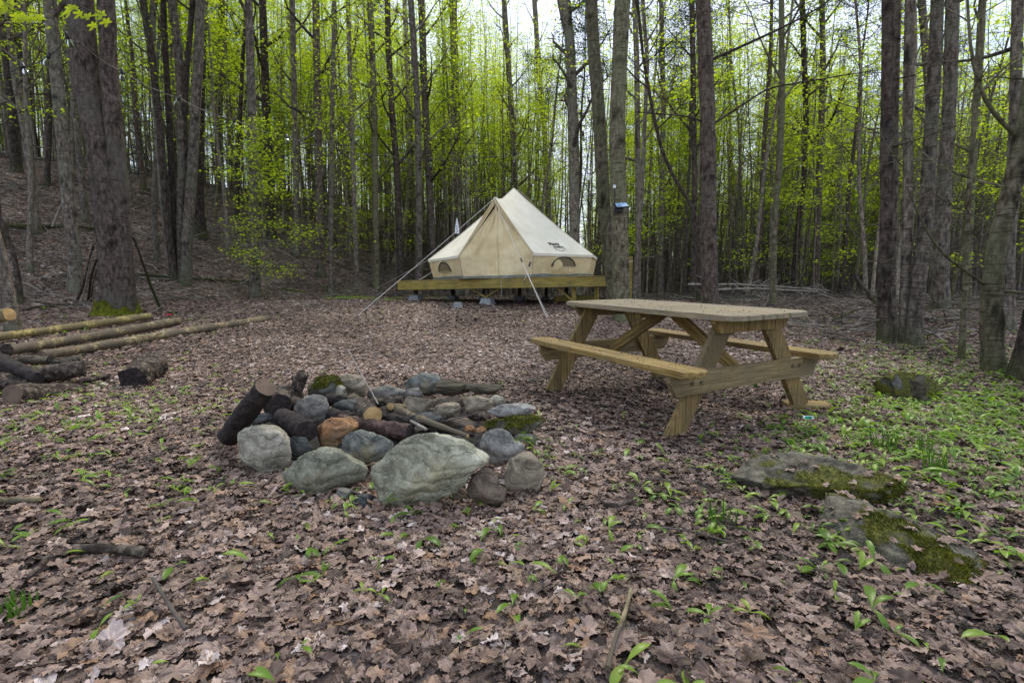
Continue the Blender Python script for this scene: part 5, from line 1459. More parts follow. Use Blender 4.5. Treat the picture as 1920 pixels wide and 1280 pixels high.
# centre right
traced('maple_tree', 'left one of the two grey trunks at the right side of the tent', [(1152, 588), (1150, 540), (1141, 460), (1133, 400), (1128, 310), (1124, 225), (1118, 150), (1112, 80), (1109, 0)], 26, 21, 'bark_olive', 16, Y=11.0, nbr=9, blen=2.6, first=.5, seed=20, knots=26, flare=.12)
solart, sQ, sR = traced('maple_tree', 'grey trunk carrying the little solar lamp, right beside its twin near the tent', [(1165, 603), (1165, 540), (1163, 460), (1161, 380), (1157, 300), (1158, 210), (1162, 110), (1167, 0)], 31, 27, 'bark_olive', 17, nbr=10, blen=2.6, first=.5, seed=21, knots=26, flare=.18)
sY = solart.location.y
traced('maple_tree', 'dark straight trunk behind the far side of the picnic table', [(1331, 590), (1331, 540), (1329, 470), (1328, 380), (1328, 300), (1326, 200), (1322, 100), (1318, 0)], 31, 25, 'bark_brown', 17, Y=11.5, nbr=9, blen=3.0, first=.5, seed=22, knots=26, flare=.12,
       extra=(([(1335, 112, 0), (1380, 92, .2), (1450, 60, .4), (1520, 25, .7), (1600, -30, 1)], 6, 2.5, 14), ([(1338, 232, 0), (1380, 205, .1), (1440, 165, .2), (1530, 150, .3), (1640, 132, .4)], 5, 1.6, 16), ([(1328, 232, 0), (1290, 218, -.1), (1240, 214, -.2), (1190, 210, -.3)], 4, 1.5, 8)))
traced('maple_tree', 'thin pale stem between the trunk with the lamp and the dark straight trunk', [(1238, 560), (1239, 460), (1241, 340), (1244, 200), (1241, 100), (1240, 0)], 10, 8, 'bark_grey', 14, nbr=16, first=.3, seed=23, knots=8)
traced('maple_tree', 'leaning forked stem left of the dark straight trunk', [(1312, 552), (1309, 470), (1308, 415), (1290, 375), (1262, 330), (1240, 280), (1222, 200), (1205, 100), (1195, 0)], 8, 5, 'bark_dark', 13, Y=15, nbr=14, first=.35, seed=24, knots=8)
traced('maple_tree', 'slender dark stem hugging the left side of the dark straight trunk', [(1298, 548), (1301, 440), (1302, 320), (1300, 160), (1297, 0)], 10, 9, 'bark_dark', 14, Y=17, nbr=14, first=.3, seed=25)
traced('maple_tree', 'slim pale stem standing behind the right end of the tabletop', [(1449, 574), (1451, 480), (1453, 400), (1463, 300), (1467, 200), (1466, 90), (1465, 0)], 10, 9, 'bark_olive', 14, nbr=16, first=.35, seed=26, knots=8)
traced('maple_tree', 'left stem of the leaning group behind the slim pale stem', [(1487, 532), (1494, 450), (1508, 330), (1512, 240), (1508, 120), (1504, 0)], 10, 9, 'bark_dark', 15, Y=20, nbr=14, first=.35, seed=27)
traced('maple_tree', 'right stem of the leaning group behind the slim pale stem', [(1530, 536), (1532, 440), (1536, 330), (1540, 230), (1543, 120), (1541, 0)], 13, 9, 'bark_brown', 15, Y=20, nbr=14, first=.35, seed=28)
# right group
traced('maple_tree', 'rough dark trunk, leftmost of the close group at the right', [(1660, 643), (1657, 560), (1660, 460), (1663, 380), (1661, 300), (1663, 200), (1664, 100), (1665, 0)], 21, 18, 'bark_brown', 15, nbr=12, blen=2.2, first=.35, seed=29, knots=30, dead=.3)
traced('maple_tree', 'thin stem pressed against the rough dark trunk at the right', [(1676, 640), (1673, 540), (1676, 440), (1678, 300), (1680, 150), (1684, 0)], 11, 10, 'bark_grey', 13, nbr=10, first=.4, seed=30, knots=6, sides=10)
traced('maple_tree', 'left stem of the smooth grey pair at the right', [(1696, 646), (1697, 560), (1700, 450), (1703, 330), (1702, 220), (1704, 110), (1706, 0)], 17, 15, 'bark_grey', 15, nbr=12, first=.35, seed=31, knots=20, flare=.3, dead=.3)
traced('maple_tree', 'right stem of the smooth grey pair at the right, leaning outwards', [(1711, 650), (1718, 570), (1730, 460), (1738, 360), (1745, 250), (1753, 120), (1758, 0)], 25, 19, 'bark_grey', 15, nbr=12, first=.35, seed=32, knots=20, flare=.2, dead=.3)
traced('maple_tree', 'knobbly trunk farther back at the right between the grey pair and the bending tree', [(1764, 582), (1764, 500), (1768, 400), (1773, 300), (1781, 180), (1786, 0)], 25, 20, 'bark_grey', 15, nbr=12, first=.35, seed=33, knots=26, flare=.4, dead=.3)
traced('maple_tree', 'slender trunk just behind the smooth grey pair at the right', [(1751, 572), (1749, 450), (1747, 320), (1742, 180), (1728, 0)], 12, 12, 'bark_grey', 14, Y=14, nbr=12, first=.35, seed=34)
traced('sapling_tree', 'thin straight sapling with a green foot left of the bending tree', [(1803, 677), (1806, 600), (1812, 500), (1815, 400), (1822, 280), (1835, 150), (1842, 0)], 9, 8, 'bark_olive', 10, nbr=10, blen=1.2, first=.3, fol=4, seed=35, knots=4, sides=9)
traced('maple_tree', 'bending grey tree with a swollen foot near the right edge', [(1864, 700), (1860, 640), (1858, 560), (1866, 480), (1880, 420), (1898, 350), (1912, 290), (1928, 200), (1950, 90), (1970, 0)], 33, 26, 'bark_olive', 13, nbr=8, blen=2.4, first=.5, seed=36, knots=22, flare=.25, sides=20,
       extra=(([(1846, 533, 0), (1815, 512, -.1), (1770, 480, -.2), (1738, 440, -.3), (1722, 400, -.35), (1700, 350, -.4)], 6, 2.5, 12), ([(1902, 252, 0), (1860, 212, -.1), (1834, 170, -.2), (1818, 90, -.2), (1814, 0, -.2)], 8, 4, 14),
              ([(1884, 432, 0), (1840, 410, .2), (1780, 385, .4), (1700, 330, .6), (1650, 250, .7)], 4, 1.6, 14), ([(1880, 350, 0), (1800, 330, .3), (1750, 310, .5), (1690, 240, .8)], 4, 1.5, 12), ([(1880, 545, 0), (1910, 548, .1), (1960, 552, .2)], 6, 4, 2)))
traced('maple_tree', 'mossy-footed dark tree cut by the right edge', [(1918, 716), (1935, 640), (1955, 540), (1975, 400), (2000, 200)], 40, 34, 'bark_dark', 13, nbr=8, first=.4, seed=37, flare=.4)
traced('maple_tree', 'grey trunk standing behind the bending tree at the right edge', [(1889, 622), (1890, 520), (1895, 400), (1902, 250), (1908, 0)], 19, 16, 'bark_grey', 14, nbr=12, first=.3, seed=38, dead=.4)
traced('maple_tree', 'pale slim trunk in the gap right of the knobbly one', [(1812, 560), (1816, 450), (1822, 330), (1832, 180), (1842, 0)], 13, 11, 'bark_olive', 14, Y=15, nbr=12, first=.3, seed=39)
for q, (lab, pts, w, Yq, mt) in enumerate((
    ('straight dim trunk high on the bank at the far left', [(32, 325), (22, 200), (10, 90), (0, 0)], 14, 19, 'bark_dark'),
    ('second dim trunk on the bank, a step right of the far left one', [(64, 262), (52, 180), (38, 90), (26, 0)], 12, 24, 'bark_dark'),
    ('grey stem on the bank seen left of the grey maple behind the twin-stemmed one', [(158, 395), (150, 300), (138, 170), (122, 0)], 11, 17, 'bark_grey'),
    ('thin dark stem on the bank crest left of the lone grey stem', [(443, 388), (447, 300), (452, 180), (458, 60), (464, 0)], 7, 23, 'bark_dark'),
    ('straight stem on the bank crest in the bright green gap', [(409, 330), (411, 200), (414, 100), (416, 0)], 12, 26, 'bark_brown'),
    ('dark stem rising from brush left of the thin leafy sapling', [(556, 470), (555, 340), (552, 200), (548, 0)], 11, 21, 'bark_grey'),
    ('slim dark trunk between the sapling and the pale mossy-footed stem', [(668, 500), (664, 380), (660, 240), (655, 100), (652, 0)], 9, 20, 'bark_grey'),
    ('dark trunk glimpsed behind the guy rope, left of the platform', [(738, 470), (762, 400), (770, 300), (764, 150), (758, 0)], 9, 25, 'bark_pale'),
    ('dim trunk between the two grey trunks and the tent apex', [(1030, 520), (1028, 400), (1022, 260), (1010, 130), (1002, 0)], 10, 27, 'bark_pale'),
    ('slim trunk just right of the trunk with the lamp', [(1196, 556), (1197, 440), (1196, 300), (1194, 120), (1190, 0)], 11, 19, 'bark_grey'),
    ('leaning pale stem right of the lamp, bright against the dark woods', [(1190, 500), (1198, 430), (1203, 370), (1208, 250), (1214, 120), (1205, 0)], 8, 16, 'bark_grey'))):
    traced('maple_tree', lab, pts, w, w * .85, mt, 15, Y=Yq, nbr=14, first=.3, seed=70 + q, knots=8, sides=12)

# --- the woods
def ok_spot(x, y, md):
    if abs(x - DC.x) < 4.2 and abs(y - DC.y) < 3.6: return False
    s = (x + 12.5) * (-0.853) + (y - 8) * 0.522
    if y < 17.5 and x > -5.5 and x < 6.0: return False
    if y < 19 and s < -1 and x < 0: return False
    if x >= 6.0 and y < max(11.0, 19 - (x - 6) * 1.6): return False
    if s < 2 and x < -4 and y < 15: return False
    return all((x - a_) ** 2 + (y - b_) ** 2 > md * md for a_, b_ in SPOTS)
SPOTS = list(TREES)
zones = {
 'hill': ('dim trunk among the crowded trees on the left bank', 'crowded trees on the left bank'),
 'mid': ('slender trunk among the crowded woods behind the tent', 'crowded trees behind the tent'),
 'right': ('slim trunk among the crowded woods at the right', 'crowded trees at the right')}
kinds_z = {'hill': (['maple'] * 3 + ['bare'] * 2 + ['pole'] * 5 + ['slim'] * 5 + ['conifer'] * 2 + ['sapling'] * 3), 'mid': (['maple'] * 3 + ['slim'] * 5 + ['sapling'] * 5 + ['bare'] * 2 + ['pole'] * 7 + ['conifer'] * 1), 'right': (['maple'] * 2 + ['slim'] * 2 + ['sapling'] * 2 + ['conifer'] * 1 + ['bare'] * 6 + ['pole'] * 8)}
extra_lab = {'sapling': 'small leafy sapling', 'conifer': 'dark conifer with dead lower twigs', 'slim': 'thin grey stem', 'maple': 'tall straight trunk'}
rt = random.Random(99); cnt = 0; tries = 0
while cnt < 285 and tries < 20000:
    tries += 1
    y = 12 + 34 * rt.random() ** .85; x = rt.uniform(-1.12, 1.12) * y
    if not ok_spot(x, y, .75 if y < 26 else .6): continue
    if abs(x / y - .09) < .05 and y > 24 and rt.random() < .6: continue
    SPOTS.append((x, y))
    s_ = (x + 12.5) * (-0.853) + (y - 8) * 0.522
    z_ = 'hill' if (s_ > 0 and x < -2) else ('right' if x > 7 else 'mid')
    if z_ == 'mid' and abs(x / y - .42) < .12 and rt.random() < .25: kd = 'conifer'
    else: kd = rt.choice(kinds_z[z_])
    nm = {'maple': 'maple_tree', 'slim': 'young_maple_tree', 'sapling': 'sapling_tree', 'conifer': 'conifer_tree', 'bare': 'bare_tree', 'pole': 'slender_tree'}[kd]
    var = rt.randrange(100); bkn = PROTO[kd][var % len(PROTO[kd])][0].materials[0].name.replace('bark_', '')
    size = 'near' if y < 22 else ('middle-distance' if y < 32 else 'far')
    look = {'sapling': 'leafy sapling', 'conifer': 'conifer with dead lower twigs', 'slim': 'thin stem', 'maple': 'tall trunk', 'bare': 'bare twiggy tree', 'pole': 'straight slender tree'}[kd]
    where = {'hill': 'on the left bank', 'mid': 'behind the tent', 'right': 'in the right-hand woods'}[z_]
    place_tree(kd, x, y, rt.uniform(.8, 1.15), rt.uniform(0, 6.28), '%s %s-barked %s standing %s' % (size, bkn, look, where), '%s %s-barked trees, kind %s, %s' % (size, bkn, look, where), nm, var)
    cnt += 1

# far woods: one mass
def join_proto(p, name):
    me = bpy.data.meshes.new(name); m_ = MB(); mats = []
    for k, part_ in enumerate(p):
        n = len(part_.vertices); v = np.zeros(n * 3, np.float32); part_.vertices.foreach_get("co", v)
        li = np.zeros(len(part_.loops), np.int32); part_.loops.foreach_get("vertex_index", li)
        lt = np.zeros(len(part_.polygons), np.int32); part_.polygons.foreach_get("loop_total", lt)
        at_ = np.zeros(n, np.float32); part_.attributes["mark"].data.foreach_get("value", at_) if n else None
        if n == 0: mats.append(M['twig']); continue
        m_.fi.append(li + m_.n); m_.fl.append(lt); m_.sm.append(np.full(len(lt), k < 2)); m_.mi.append(np.full(len(lt), k)); m_.v.append(v.reshape(-1, 3)); m_.at.append(at_); m_.n += n
        mats.append(part_.materials[0])
    return m_.mesh(name, mats)
far_meshes = [join_proto(PROTO[k][i], 'far_tree') for k in ('maple', 'slim', 'sapling', 'conifer', 'bare', 'pole') for i in range(3)]
FARC = make_coll('far_tree', far_meshes)
rng = np.random.default_rng(12)
n = 2500
y = np.sqrt(rng.uniform(36 ** 2, 125 ** 2, n)); x = rng.uniform(-1.15, 1.15, n) * y
sc_ = rng.uniform(.8, 1.25, n)
bank = ((x + 12.5) * (-0.853) + (y - 8) * 0.522 > 3) & (x < 2)
# extra thin stems standing between the nearer individual trees
ne = 900; ye = np.sqrt(rng.uniform(23 ** 2, 40 ** 2, ne)); xe = rng.uniform(-1.12, 1.12, ne) * ye
x, y, sc_ = np.concatenate([x, xe]), np.concatenate([y, ye]), np.concatenate([sc_, rng.uniform(.7, 1.1, ne)]); n = len(x)
bank = np.concatenate([bank, np.zeros(ne, bool)])
k = ~(bank & (rng.uniform(0, 1, n) < .45)) & ~((np.abs(x / y - .09) < .05) & (rng.uniform(0, 1, n) < .7)); x, y, sc_ = x[k], y[k], sc_[k]; n = len(x)
pa = np.array([1.7, 1.7, 1.7, 1.3, 1.3, 1.3, .7, .7, .7, .8, .8, .8, 2.2, 2.2, 2.2, 2.4, 2.4, 2.4]); pb = np.array([.6, .6, .6, .35, .35, .35, .2, .2, .2, .9, .9, .9, 3, 3, 3, 1.2, 1.2, 1.2])
idx = np.where(x / y > .28, rng.choice(18, n, p=pb / pb.sum()), rng.choice(18, n, p=pa / pa.sum()))
idx = np.where(y < 36, rng.choice([3, 12, 13, 14, 15, 15, 16, 16, 17, 17], n), idx)
o = scatter('far_woods', FARC, np.stack([x, y, terrain(x, y) - .1], 1), np.stack([rng.normal(0, .02, n), rng.normal(0, .02, n), rng.uniform(0, 6.28, n)], 1), sc_, rng.uniform(0, 1, n), idx)
tag(o, 'distant spring woods closing the view behind the clearing', 'woods', kind='stuff')

# brushy thicket between the trunks
def thicket_mesh(seed):
    rng = np.random.default_rng(seed); w = MB(); l = MB(); C = []
    for q in range(16):
        a_ = rng.uniform(0, 6.28); h = rng.uniform(1.2, 3.6); o_ = rng.normal(0, .5, 2); ln = rng.uniform(.05, .45); t = np.linspace(0, 1, 6)[:, None]
        P = np.array([o_[0], o_[1], -.1]) + np.array([math.cos(a_) * ln * h, math.sin(a_) * ln * h, 0]) * t ** 1.5 + np.array([0, 0, h]) * t + rng.normal(0, .05, (6, 3)) * t
        w.tube(P, np.linspace(rng.uniform(.008, .018), .002, 6), 3, cap=False)
        for s in range(8):
            k = rng.integers(1, 6); a2 = rng.uniform(0, 6.28); l2 = rng.uniform(.25, .8)
            e = P[k] + np.array([math.cos(a2) * l2, math.sin(a2) * l2, rng.uniform(-.2, .5) * l2])
            w.tube(np.array([P[k], (P[k] + e) / 2 + rng.normal(0, .04, 3), e]), [.006, .004, .0015], 3, cap=False)
            if rng.uniform() < .05: C.append(e + rng.normal(0, .15, (5, 3)))
    if C: leaf_quads(np.concatenate(C), .07, rng, l)
    m_ = MB()
    for src, mi in ((w, 0), (l, 1)):
        for v, fi, fl, sm, at_ in zip(src.v, src.fi, src.fl, src.sm, src.at):
            pass
    for v_, a_ in zip(w.v, w.at): m_.v.append(v_); m_.at.append(a_)
    m_.fi += w.fi; m_.fl += w.fl; m_.sm += w.sm; m_.mi += w.mi; m_.n = w.n
    for v_, a_ in zip(l.v, l.at): m_.v.append(v_); m_.at.append(a_)
    m_.fi += [f + w.n for f in l.fi]; m_.fl += l.fl; m_.sm += l.sm; m_.mi += [x * 0 + 1 for x in l.mi]; m_.n += l.n
    return m_.mesh('thicket', [M['twig'], M['foliage']])
THC = make_coll('thicket', [thicket_mesh(s) for s in range(8)])
rng = np.random.default_rng(77); n = 1700
y = np.sqrt(rng.uniform(19 ** 2, 85 ** 2, n)); x = rng.uniform(-1.1, 1.15, n) * y; s_ = (x + 12.5) * (-0.853) + (y - 8) * 0.522
k = (((x > -2) & (rng.uniform(0, 1, n) < np.where(x / y > .2, 1, .55))) | (rng.uniform(0, 1, n) < .22)); x, y = x[k], y[k]; n = len(x)
o = scatter('thicket', THC, np.stack([x, y, terrain(x, y)], 1), np.stack([rng.normal(0, .05, n), rng.normal(0, .05, n), rng.uniform(0, 6.28, n)], 1), rng.uniform(.6, 1.4, n), rng.uniform(0, 1, n), seed=5)
tag(o, 'brown twiggy undergrowth filling the gaps between the farther trunks', 'undergrowth', kind='stuff')

# ------------------------------------------------------------------ undergrowth: fallen twigs and brush
def twig_mesh(seed):
    rng = np.random.default_rng(seed); m_ = MB()
    L = rng.uniform(.5, 1.6); n = 6; q = np.linspace(-.5, .5, n)[:, None]
    P = np.array([L, 0, 0]) * q + rng.normal(0, .035 * L, (n, 3)) * [0, 1, .6]
    m_.tube(P, np.linspace(.011, .003, n), 4, cap=False)
    for s in range(rng.integers(1, 6)):
        k = rng.integers(1, n - 1); a_ = rng.choice([-1, 1]) * rng.uniform(.4, 1.0); l = rng.uniform(.15, .5) * L
        e = P[k] + np.array([math.cos(a_) * l, math.sin(a_) * l, rng.uniform(-.05, .4) * l])
        m_.tube(np.array([P[k], (P[k] + e) / 2 + rng.normal(0, .02, 3), e]), [.006, .004, .0015], 3, cap=False)
    return m_.mesh('twig', M['twig'] if seed % 3 else M['twig_pale'])
TWC = make_coll('twig', [twig_mesh(s) for s in range(12)])
def brush():
    rng = np.random.default_rng(21)
    X, Y_, S, T = [], [], [], []
    def add(x, y, s, t): X.append(x); Y_.append(y); S.append(np.full(len(x), s)); T.append(np.full(len(x), t))
    x, y = wedge_points(rng, 9, 32, 6.0); s = (x + 12.5) * (-0.853) + (y - 8) * 0.522
    k = (s > -.5) & (x < 3); add(x[k], y[k], 1.2, .22)
    x, y = wedge_points(rng, 5.5, 26, 4.5); k = (x > 3.6) & (x / y > .36) & (y > 6.2); add(x[k], y[k], 1.1, .25)
    x, y = wedge_points(rng, 16, 34, 1.5); k = x > 0; add(x[k], y[k], 1.2, .3)
    x, y = wedge_points(rng, 2.0, 12, .35); add(x, y, .35, .08)
    x, y, s, t = map(np.concatenate, (X, Y_, S, T)); k = keep_mask(x, y); x, y, s, t = x[k], y[k], s[k], t[k]; n = len(x)
    rot = euler_from(tnormal(x, y), rng.uniform(0, 6.28, n), rng.uniform(0, 6.28, n), np.abs(rng.normal(0, 1, n)) * t)
    o = scatter('fallen_twigs', TWC, np.stack([x, y, terrain(x, y) + .03 + rng.uniform(0, .1, n) * (s > .5)], 1), rot, s * rng.uniform(.5, 1.3, n), rng.uniform(0, 1, n), seed=2)
    tag(o, 'grey dead twigs littering the bank and the edges of the woods', 'twigs', kind='stuff')
brush()
def stick(label, pts, r0, r1, mat_='twig', name='branch', cat='branch', group=None, lift=.02, twigs=0, seed=0, on_ground=True, Ys=None, k=7):
    if Ys is None: P = np.array([np.array(ground(px, py) + Vector((0, 0, lift))) for px, py in pts])
    else: P = np.array([np.array(at(px, py, Y)) for (px, py), Y in zip(pts, Ys)])
    L = np.sum(np.linalg.norm(np.diff(P, axis=0), axis=1)); c = P.mean(0)
    Q, r = interp_path(P - c, np.linspace(r0, r1, len(P)), max(8, int(L / .08)))
    rng = np.random.default_rng(seed + 50)
    r = r * (1 + .12 * rng.normal(size=len(r)))
    m_ = MB(); m_.tube(Q, r, k, rough=.1, seed=seed)
    for q in range(twigs):
        kk = rng.integers(1, len(Q)); a_ = rng.uniform(0, 6.28); l_ = rng.uniform(.15, .7)
        e = Q[kk] + np.array([math.cos(a_) * l_, math.sin(a_) * l_, rng.uniform(-.1, .8) * l_]); m_.tube(np.array([Q[kk], (Q[kk] + e) / 2 + rng.normal(0, .03, 3), e]), [r0 * .35, r0 * .22, .002], 4, cap=False)
    o = m_.build(name, M[mat_]); o.location = c
    return tag(o, label, cat, group)
FG = 'fallen branches on the ground'
stick('thin curved brown twig in the foreground, right of centre', [(1182, 1130), (1172, 1180), (1150, 1230), (1138, 1285)], .006, .007, 'pole', 'twig', 'twig', FG, .045, seed=1)
stick('straight thin grey stick in the left foreground', [(288, 1108), (318, 1160), (350, 1208)], .005, .006, 'twig', 'twig', 'twig', FG, .045, seed=2)
stick('short thick brown stick lying left of centre in the foreground', [(140, 1048), (200, 1043), (272, 1052)], .018, .016, 'bark_log', 'branch', 'branch', FG, .035, seed=3)
stick('dark forked twig beside the short thick stick', [(92, 1062), (78, 1080), (52, 1105)], .010, .006, 'bark_log', 'twig', 'twig', FG, .035, seed=4)
stick('brown chunk of branch on the left edge of the leaves', [(0, 951), (40, 950), (78, 948)], .016, .012, 'pole', 'branch', 'branch', FG, .03, seed=5)
stick('small dark stick between the fire ring and the low rock', [(1130, 962), (1160, 965), (1182, 955)], .010, .008, 'bark_log', 'twig', 'twig', FG, .04, seed=6)
stick('thin dark stick right of the small dark one', [(1240, 1012), (1300, 1020), (1370, 1042)], .003, .003, 'twig', 'twig', 'twig', FG, .05, seed=7)
stick('long fallen trunk lying at the foot of the bank behind the massive maple', [(250, 517), (330, 524), (400, 528), (478, 532)], .035, .03, 'bark_dark', 'fallen_tree', 'fallen tree', FG, .06, 8, 8)
stick('pale fallen pole lying below the long fallen trunk', [(250, 524), (320, 527), (372, 526)], .014, .010, 'twig_pale', 'branch', 'branch', FG, .06, 2, 9)
stick('fallen trunk lying across the left bank behind the leaning trunk', [(0, 430), (60, 431), (140, 430), (190, 437)], .06, .04, 'bark_dark', 'fallen_tree', 'fallen tree', FG, .1, 10, 10)
stick('dark fallen branch on the leaves behind the log pile', [(32, 585), (70, 578), (130, 572)], .035, .025, 'bark_log', 'branch', 'branch', FG, .03, 4, 11)
stick('birch-white broken branch standing aslant on the left bank', [(98, 425), (108, 400), (118, 378)], .03, .02, 'twig_pale', 'branch', 'branch', FG, Ys=(13, 13, 13), seed=12)
stick('yellow-green mossy fallen bough left of the platform', [(528, 545), (550, 547), (575, 551)], .03, .02, 'moss', 'branch', 'branch', FG, .05, seed=13)
FP = 'pale fallen poles at the back of the clearing'
for q, (pts, lab) in enumerate((([(1290, 533), (1380, 533), (1470, 538), (1555, 545)], 'upper pale fallen pole behind the dark straight trunk'), ([(1340, 543), (1420, 541), (1500, 545), (1548, 548)], 'lower pale fallen pole behind the dark straight trunk'), ([(1195, 484), (1240, 480)], 'short pale pole on the ground far behind the yellow post'))):
    Ys = {0: (14.5, 14.8, 15.2, 15.5), 1: (14, 14.4, 14.8, 15.2), 2: (24, 24.5)}[q]
    stick(lab, pts, .03, .022, 'twig_pale', 'fallen_pole', 'pole', FP, Ys=Ys, twigs=26 if q < 2 else 3, seed=20 + q)
BR = 'dark brush propped against the right group of trees'
for q, (pts, Ys, lab, rr_) in enumerate((([(1602, 516), (1640, 566), (1680, 600), (1740, 640)], (8.6, 8.3, 8.1, 7.9), 'dark dead bough slanting down against the rough trunk at the right', .035),
    ([(1560, 600), (1610, 580), (1645, 566)], (8.4, 8.4, 8.4), 'reddish dead branch running left from the dark bough', .014),
    ([(1590, 625), (1615, 595), (1635, 575)], (8.2, 8.3, 8.4), 'grey thin branch under the reddish dead one', .010),
    ([(1580, 622), (1577, 590), (1582, 578)], (7.9, 7.9, 7.9), 'short upright dark twig in the brush at the right', .012),
    ([(1725, 596), (1770, 612), (1815, 628), (1840, 652)], (9.5, 9.3, 9.0, 8.8), 'long dark bough lying right of the smooth grey pair', .035),
    ([(1742, 640), (1800, 645), (1840, 655)], (8.2, 8.2, 8.3), 'dark branch lying low before the bending tree', .020),
    ([(1720, 605), (1745, 650), (1765, 668)], (8.5, 8.0, 7.8), 'dark stick fanning out from the foot of the smooth grey pair', .016),
    ([(1670, 545), (1700, 510), (1712, 480)], (8.6, 8.8, 9), 'thin red-tipped branch leaning on the rough trunk', .008))):
    stick(lab, pts, rr_, rr_ * .4, 'bark_dark' if q != 2 else 'twig_pale', 'branch', 'branch', BR, Ys=Ys, twigs=10 if rr_ > .02 else 3, seed=30 + q)
# sticks leaning on the massive maple
LS = 'sticks leaning on the massive maple'
for q, (a_, b_, r_, mt, lab) in enumerate((((177, 460), (143, 567), .030, 'bark_log', 'leftmost brown stick leaning on the massive maple'), ((178, 472), (149, 571), .017, 'twig_pale', 'pale thin stick leaning on the massive maple'),
    ((182, 485), (163, 562), .028, 'bark_log', 'dark brown stick leaning close on the left of the massive maple'), ((184, 490), (171, 567), .014, 'twig', 'rightmost thin stick on the left of the massive maple'), ((246, 443), (303, 579), .028, 'bark_dark', 'single dark stick leaning on the right of the massive maple'))):
    g = ground(b_[0], b_[1]); p1 = at(a_[0], a_[1], bigY - .25)
    P = np.array([np.array(g), np.array(p1)]); c = P.mean(0); d = P[1] - P[0]
    t = np.linspace(-.03, 1, 14)[:, None]; Q = P[0] + d * t + np.array([.03, 0, 0]) * np.sin(t * 4 + q) - c
    m_ = MB(); m_.tube(Q, np.linspace(r_ * 1.1, r_ * .8, 14), 8, rough=.12, seed=q); o = m_.build('stick', M[mt]); o.location = c; tag(o, lab, 'stick', LS)
stick('short white stick lying on the end of the farthest pole', [(278, 597), (294, 588), (308, 578)], .010, .008, 'twig_pale', 'stick', 'stick', LS, .09, seed=41)
g = ground(316, 592)
m_ = MB(); V, F = ico(2); m_.add(V * [.09, .05, .022] + .01 * n3(V, 3, 1)[:, None], F, smooth=False); o = m_.build('cloth_scrap', M['red']); o.location = g + Vector((0, 0, .02)); tag(o, 'small scrap of red cloth on the leaves beside the leaning dark stick', 'cloth')

# ------------------------------------------------------------------ wooden post, solar lamp
g = at(1179, 585, 12.2); gz = tz(g.x, 12.2)
hp = at(1179, 481, 12.2).z - gz
post = thing('wooden_post', 'bright yellow-brown square wooden post standing right of the trunk with the lamp', 'post', (g.x, 12.2, gz))
part('shaft', MB().box((0, 0, hp / 2 - .1), (.105, .105, hp + .2), bev=.005), M['fascia'], post)
m_ = MB(); m_.tube(np.array([[-.06, -.058, hp - .12], [.06, -.058, hp - .11]]), .008, 5); part('cord', m_, M['rope'], post)
p = at(1160, 387, sY - .2)
sol = thing('solar_lamp', 'small black solar panel lamp strapped to a grey trunk beside the tent', 'lamp', p, rot=(0, 0, R(10)))
m_ = MB().box((0, 0, 0), (.27, .16, .022), bev=.003); a_ = part('solar_panel', m_, M['black'], sol); a_.rotation_euler = (R(38), R(-6), 0); a_.location = (.03, -.03, .015)
gl, t_, b_ = nodes('solar_glass', .12, .8); n_ = noise(t_, coords(t_), 24, 5, .7); t_.links.new(ramp(t_, n_, [(.4, (.10, .17, .30)), (.55, (.35, .5, .7))]), b_.inputs["Base Color"])  # blue-white mottling paints a sky reflection into the glass colour
m_ = MB().box((.015, 0, .0125), (.22, .135, .003)); c_ = part('glass', m_, gl, a_)
part('housing', MB().box((-.01, .01, -.07), (.15, .10, .08), bev=.006), M['black'], sol)
part('bracket', MB().box((-.02, .07, -.03), (.04, .12, .04)), M['black'], sol)
p2 = at(1152, 350, sY - .18)
w_ = MB().box((0, 0, 0), (.05, .03, .06), bev=.004).build('wall_tag', M['white']); w_.location = p2; w_.name = 'sensor'; tag(w_, 'small white square sensor on the grey trunk above the solar lamp', 'sensor')
m_ = MB(); m_.tube(np.array([np.array(p2 + Vector((0, 0, -.03))), np.array(p2 + Vector((.01, 0, -.2))), np.array(p + Vector((-.07, 0, .05)))]) - np.array(p2), .008, 5); m_.build('wire', M['black'], w_)

# ------------------------------------------------------------------ string lights
bulbs = [(42, 122, 7.6), (92, 103, 7.7), (125, 66, 7.9), (228, 133, 8.6), (336, 184, 9.4), (440, 225, 10.2), (537, 256, 10.8), (632, 279, 11.3), (723, 291, 11.6), (808, 299, 11.8), (888, 294, 11.8), (965, 288, 11.6), (1033, 271, 11.4), (1093, 250, 11.1)]
sl = thing('string_lights', 'string of clear bulbs in black sockets slung between the trees above the tent', 'string lights', at(888, 292, 11.8))
base = np.array(sl.location)
def cable(anchors, label=None):
    P = []
    for a_, b_ in zip(anchors[:-1], anchors[1:]):
        for t in np.linspace(0, 1, 8, endpoint=False): P.append(np.array(a_) * (1 - t) + np.array(b_) * t - np.array([0, 0, .05]) * 4 * t * (1 - t))
    P.append(np.array(anchors[-1])); m_ = MB(); m_.tube(np.array(P) - base, .006, 5); return part('cable', m_, M['black'], sl)
pts_ = [at(px, py, Y) for px, py, Y in bulbs]
cable([at(-40, 150, 7.5)] + pts_[:3]); cable([pts_[2], at(150, 80, 8.0)] + pts_[3:] + [at(1115, 236, 11.0)])
glass, t_, b_ = nodes('bulb_glass', .05, .6); b_.inputs["Base Color"].default_value = (.62, .64, .66, 1); b_.inputs["Transmission Weight"].default_value = 1; b_.inputs["IOR"].default_value = 1.12
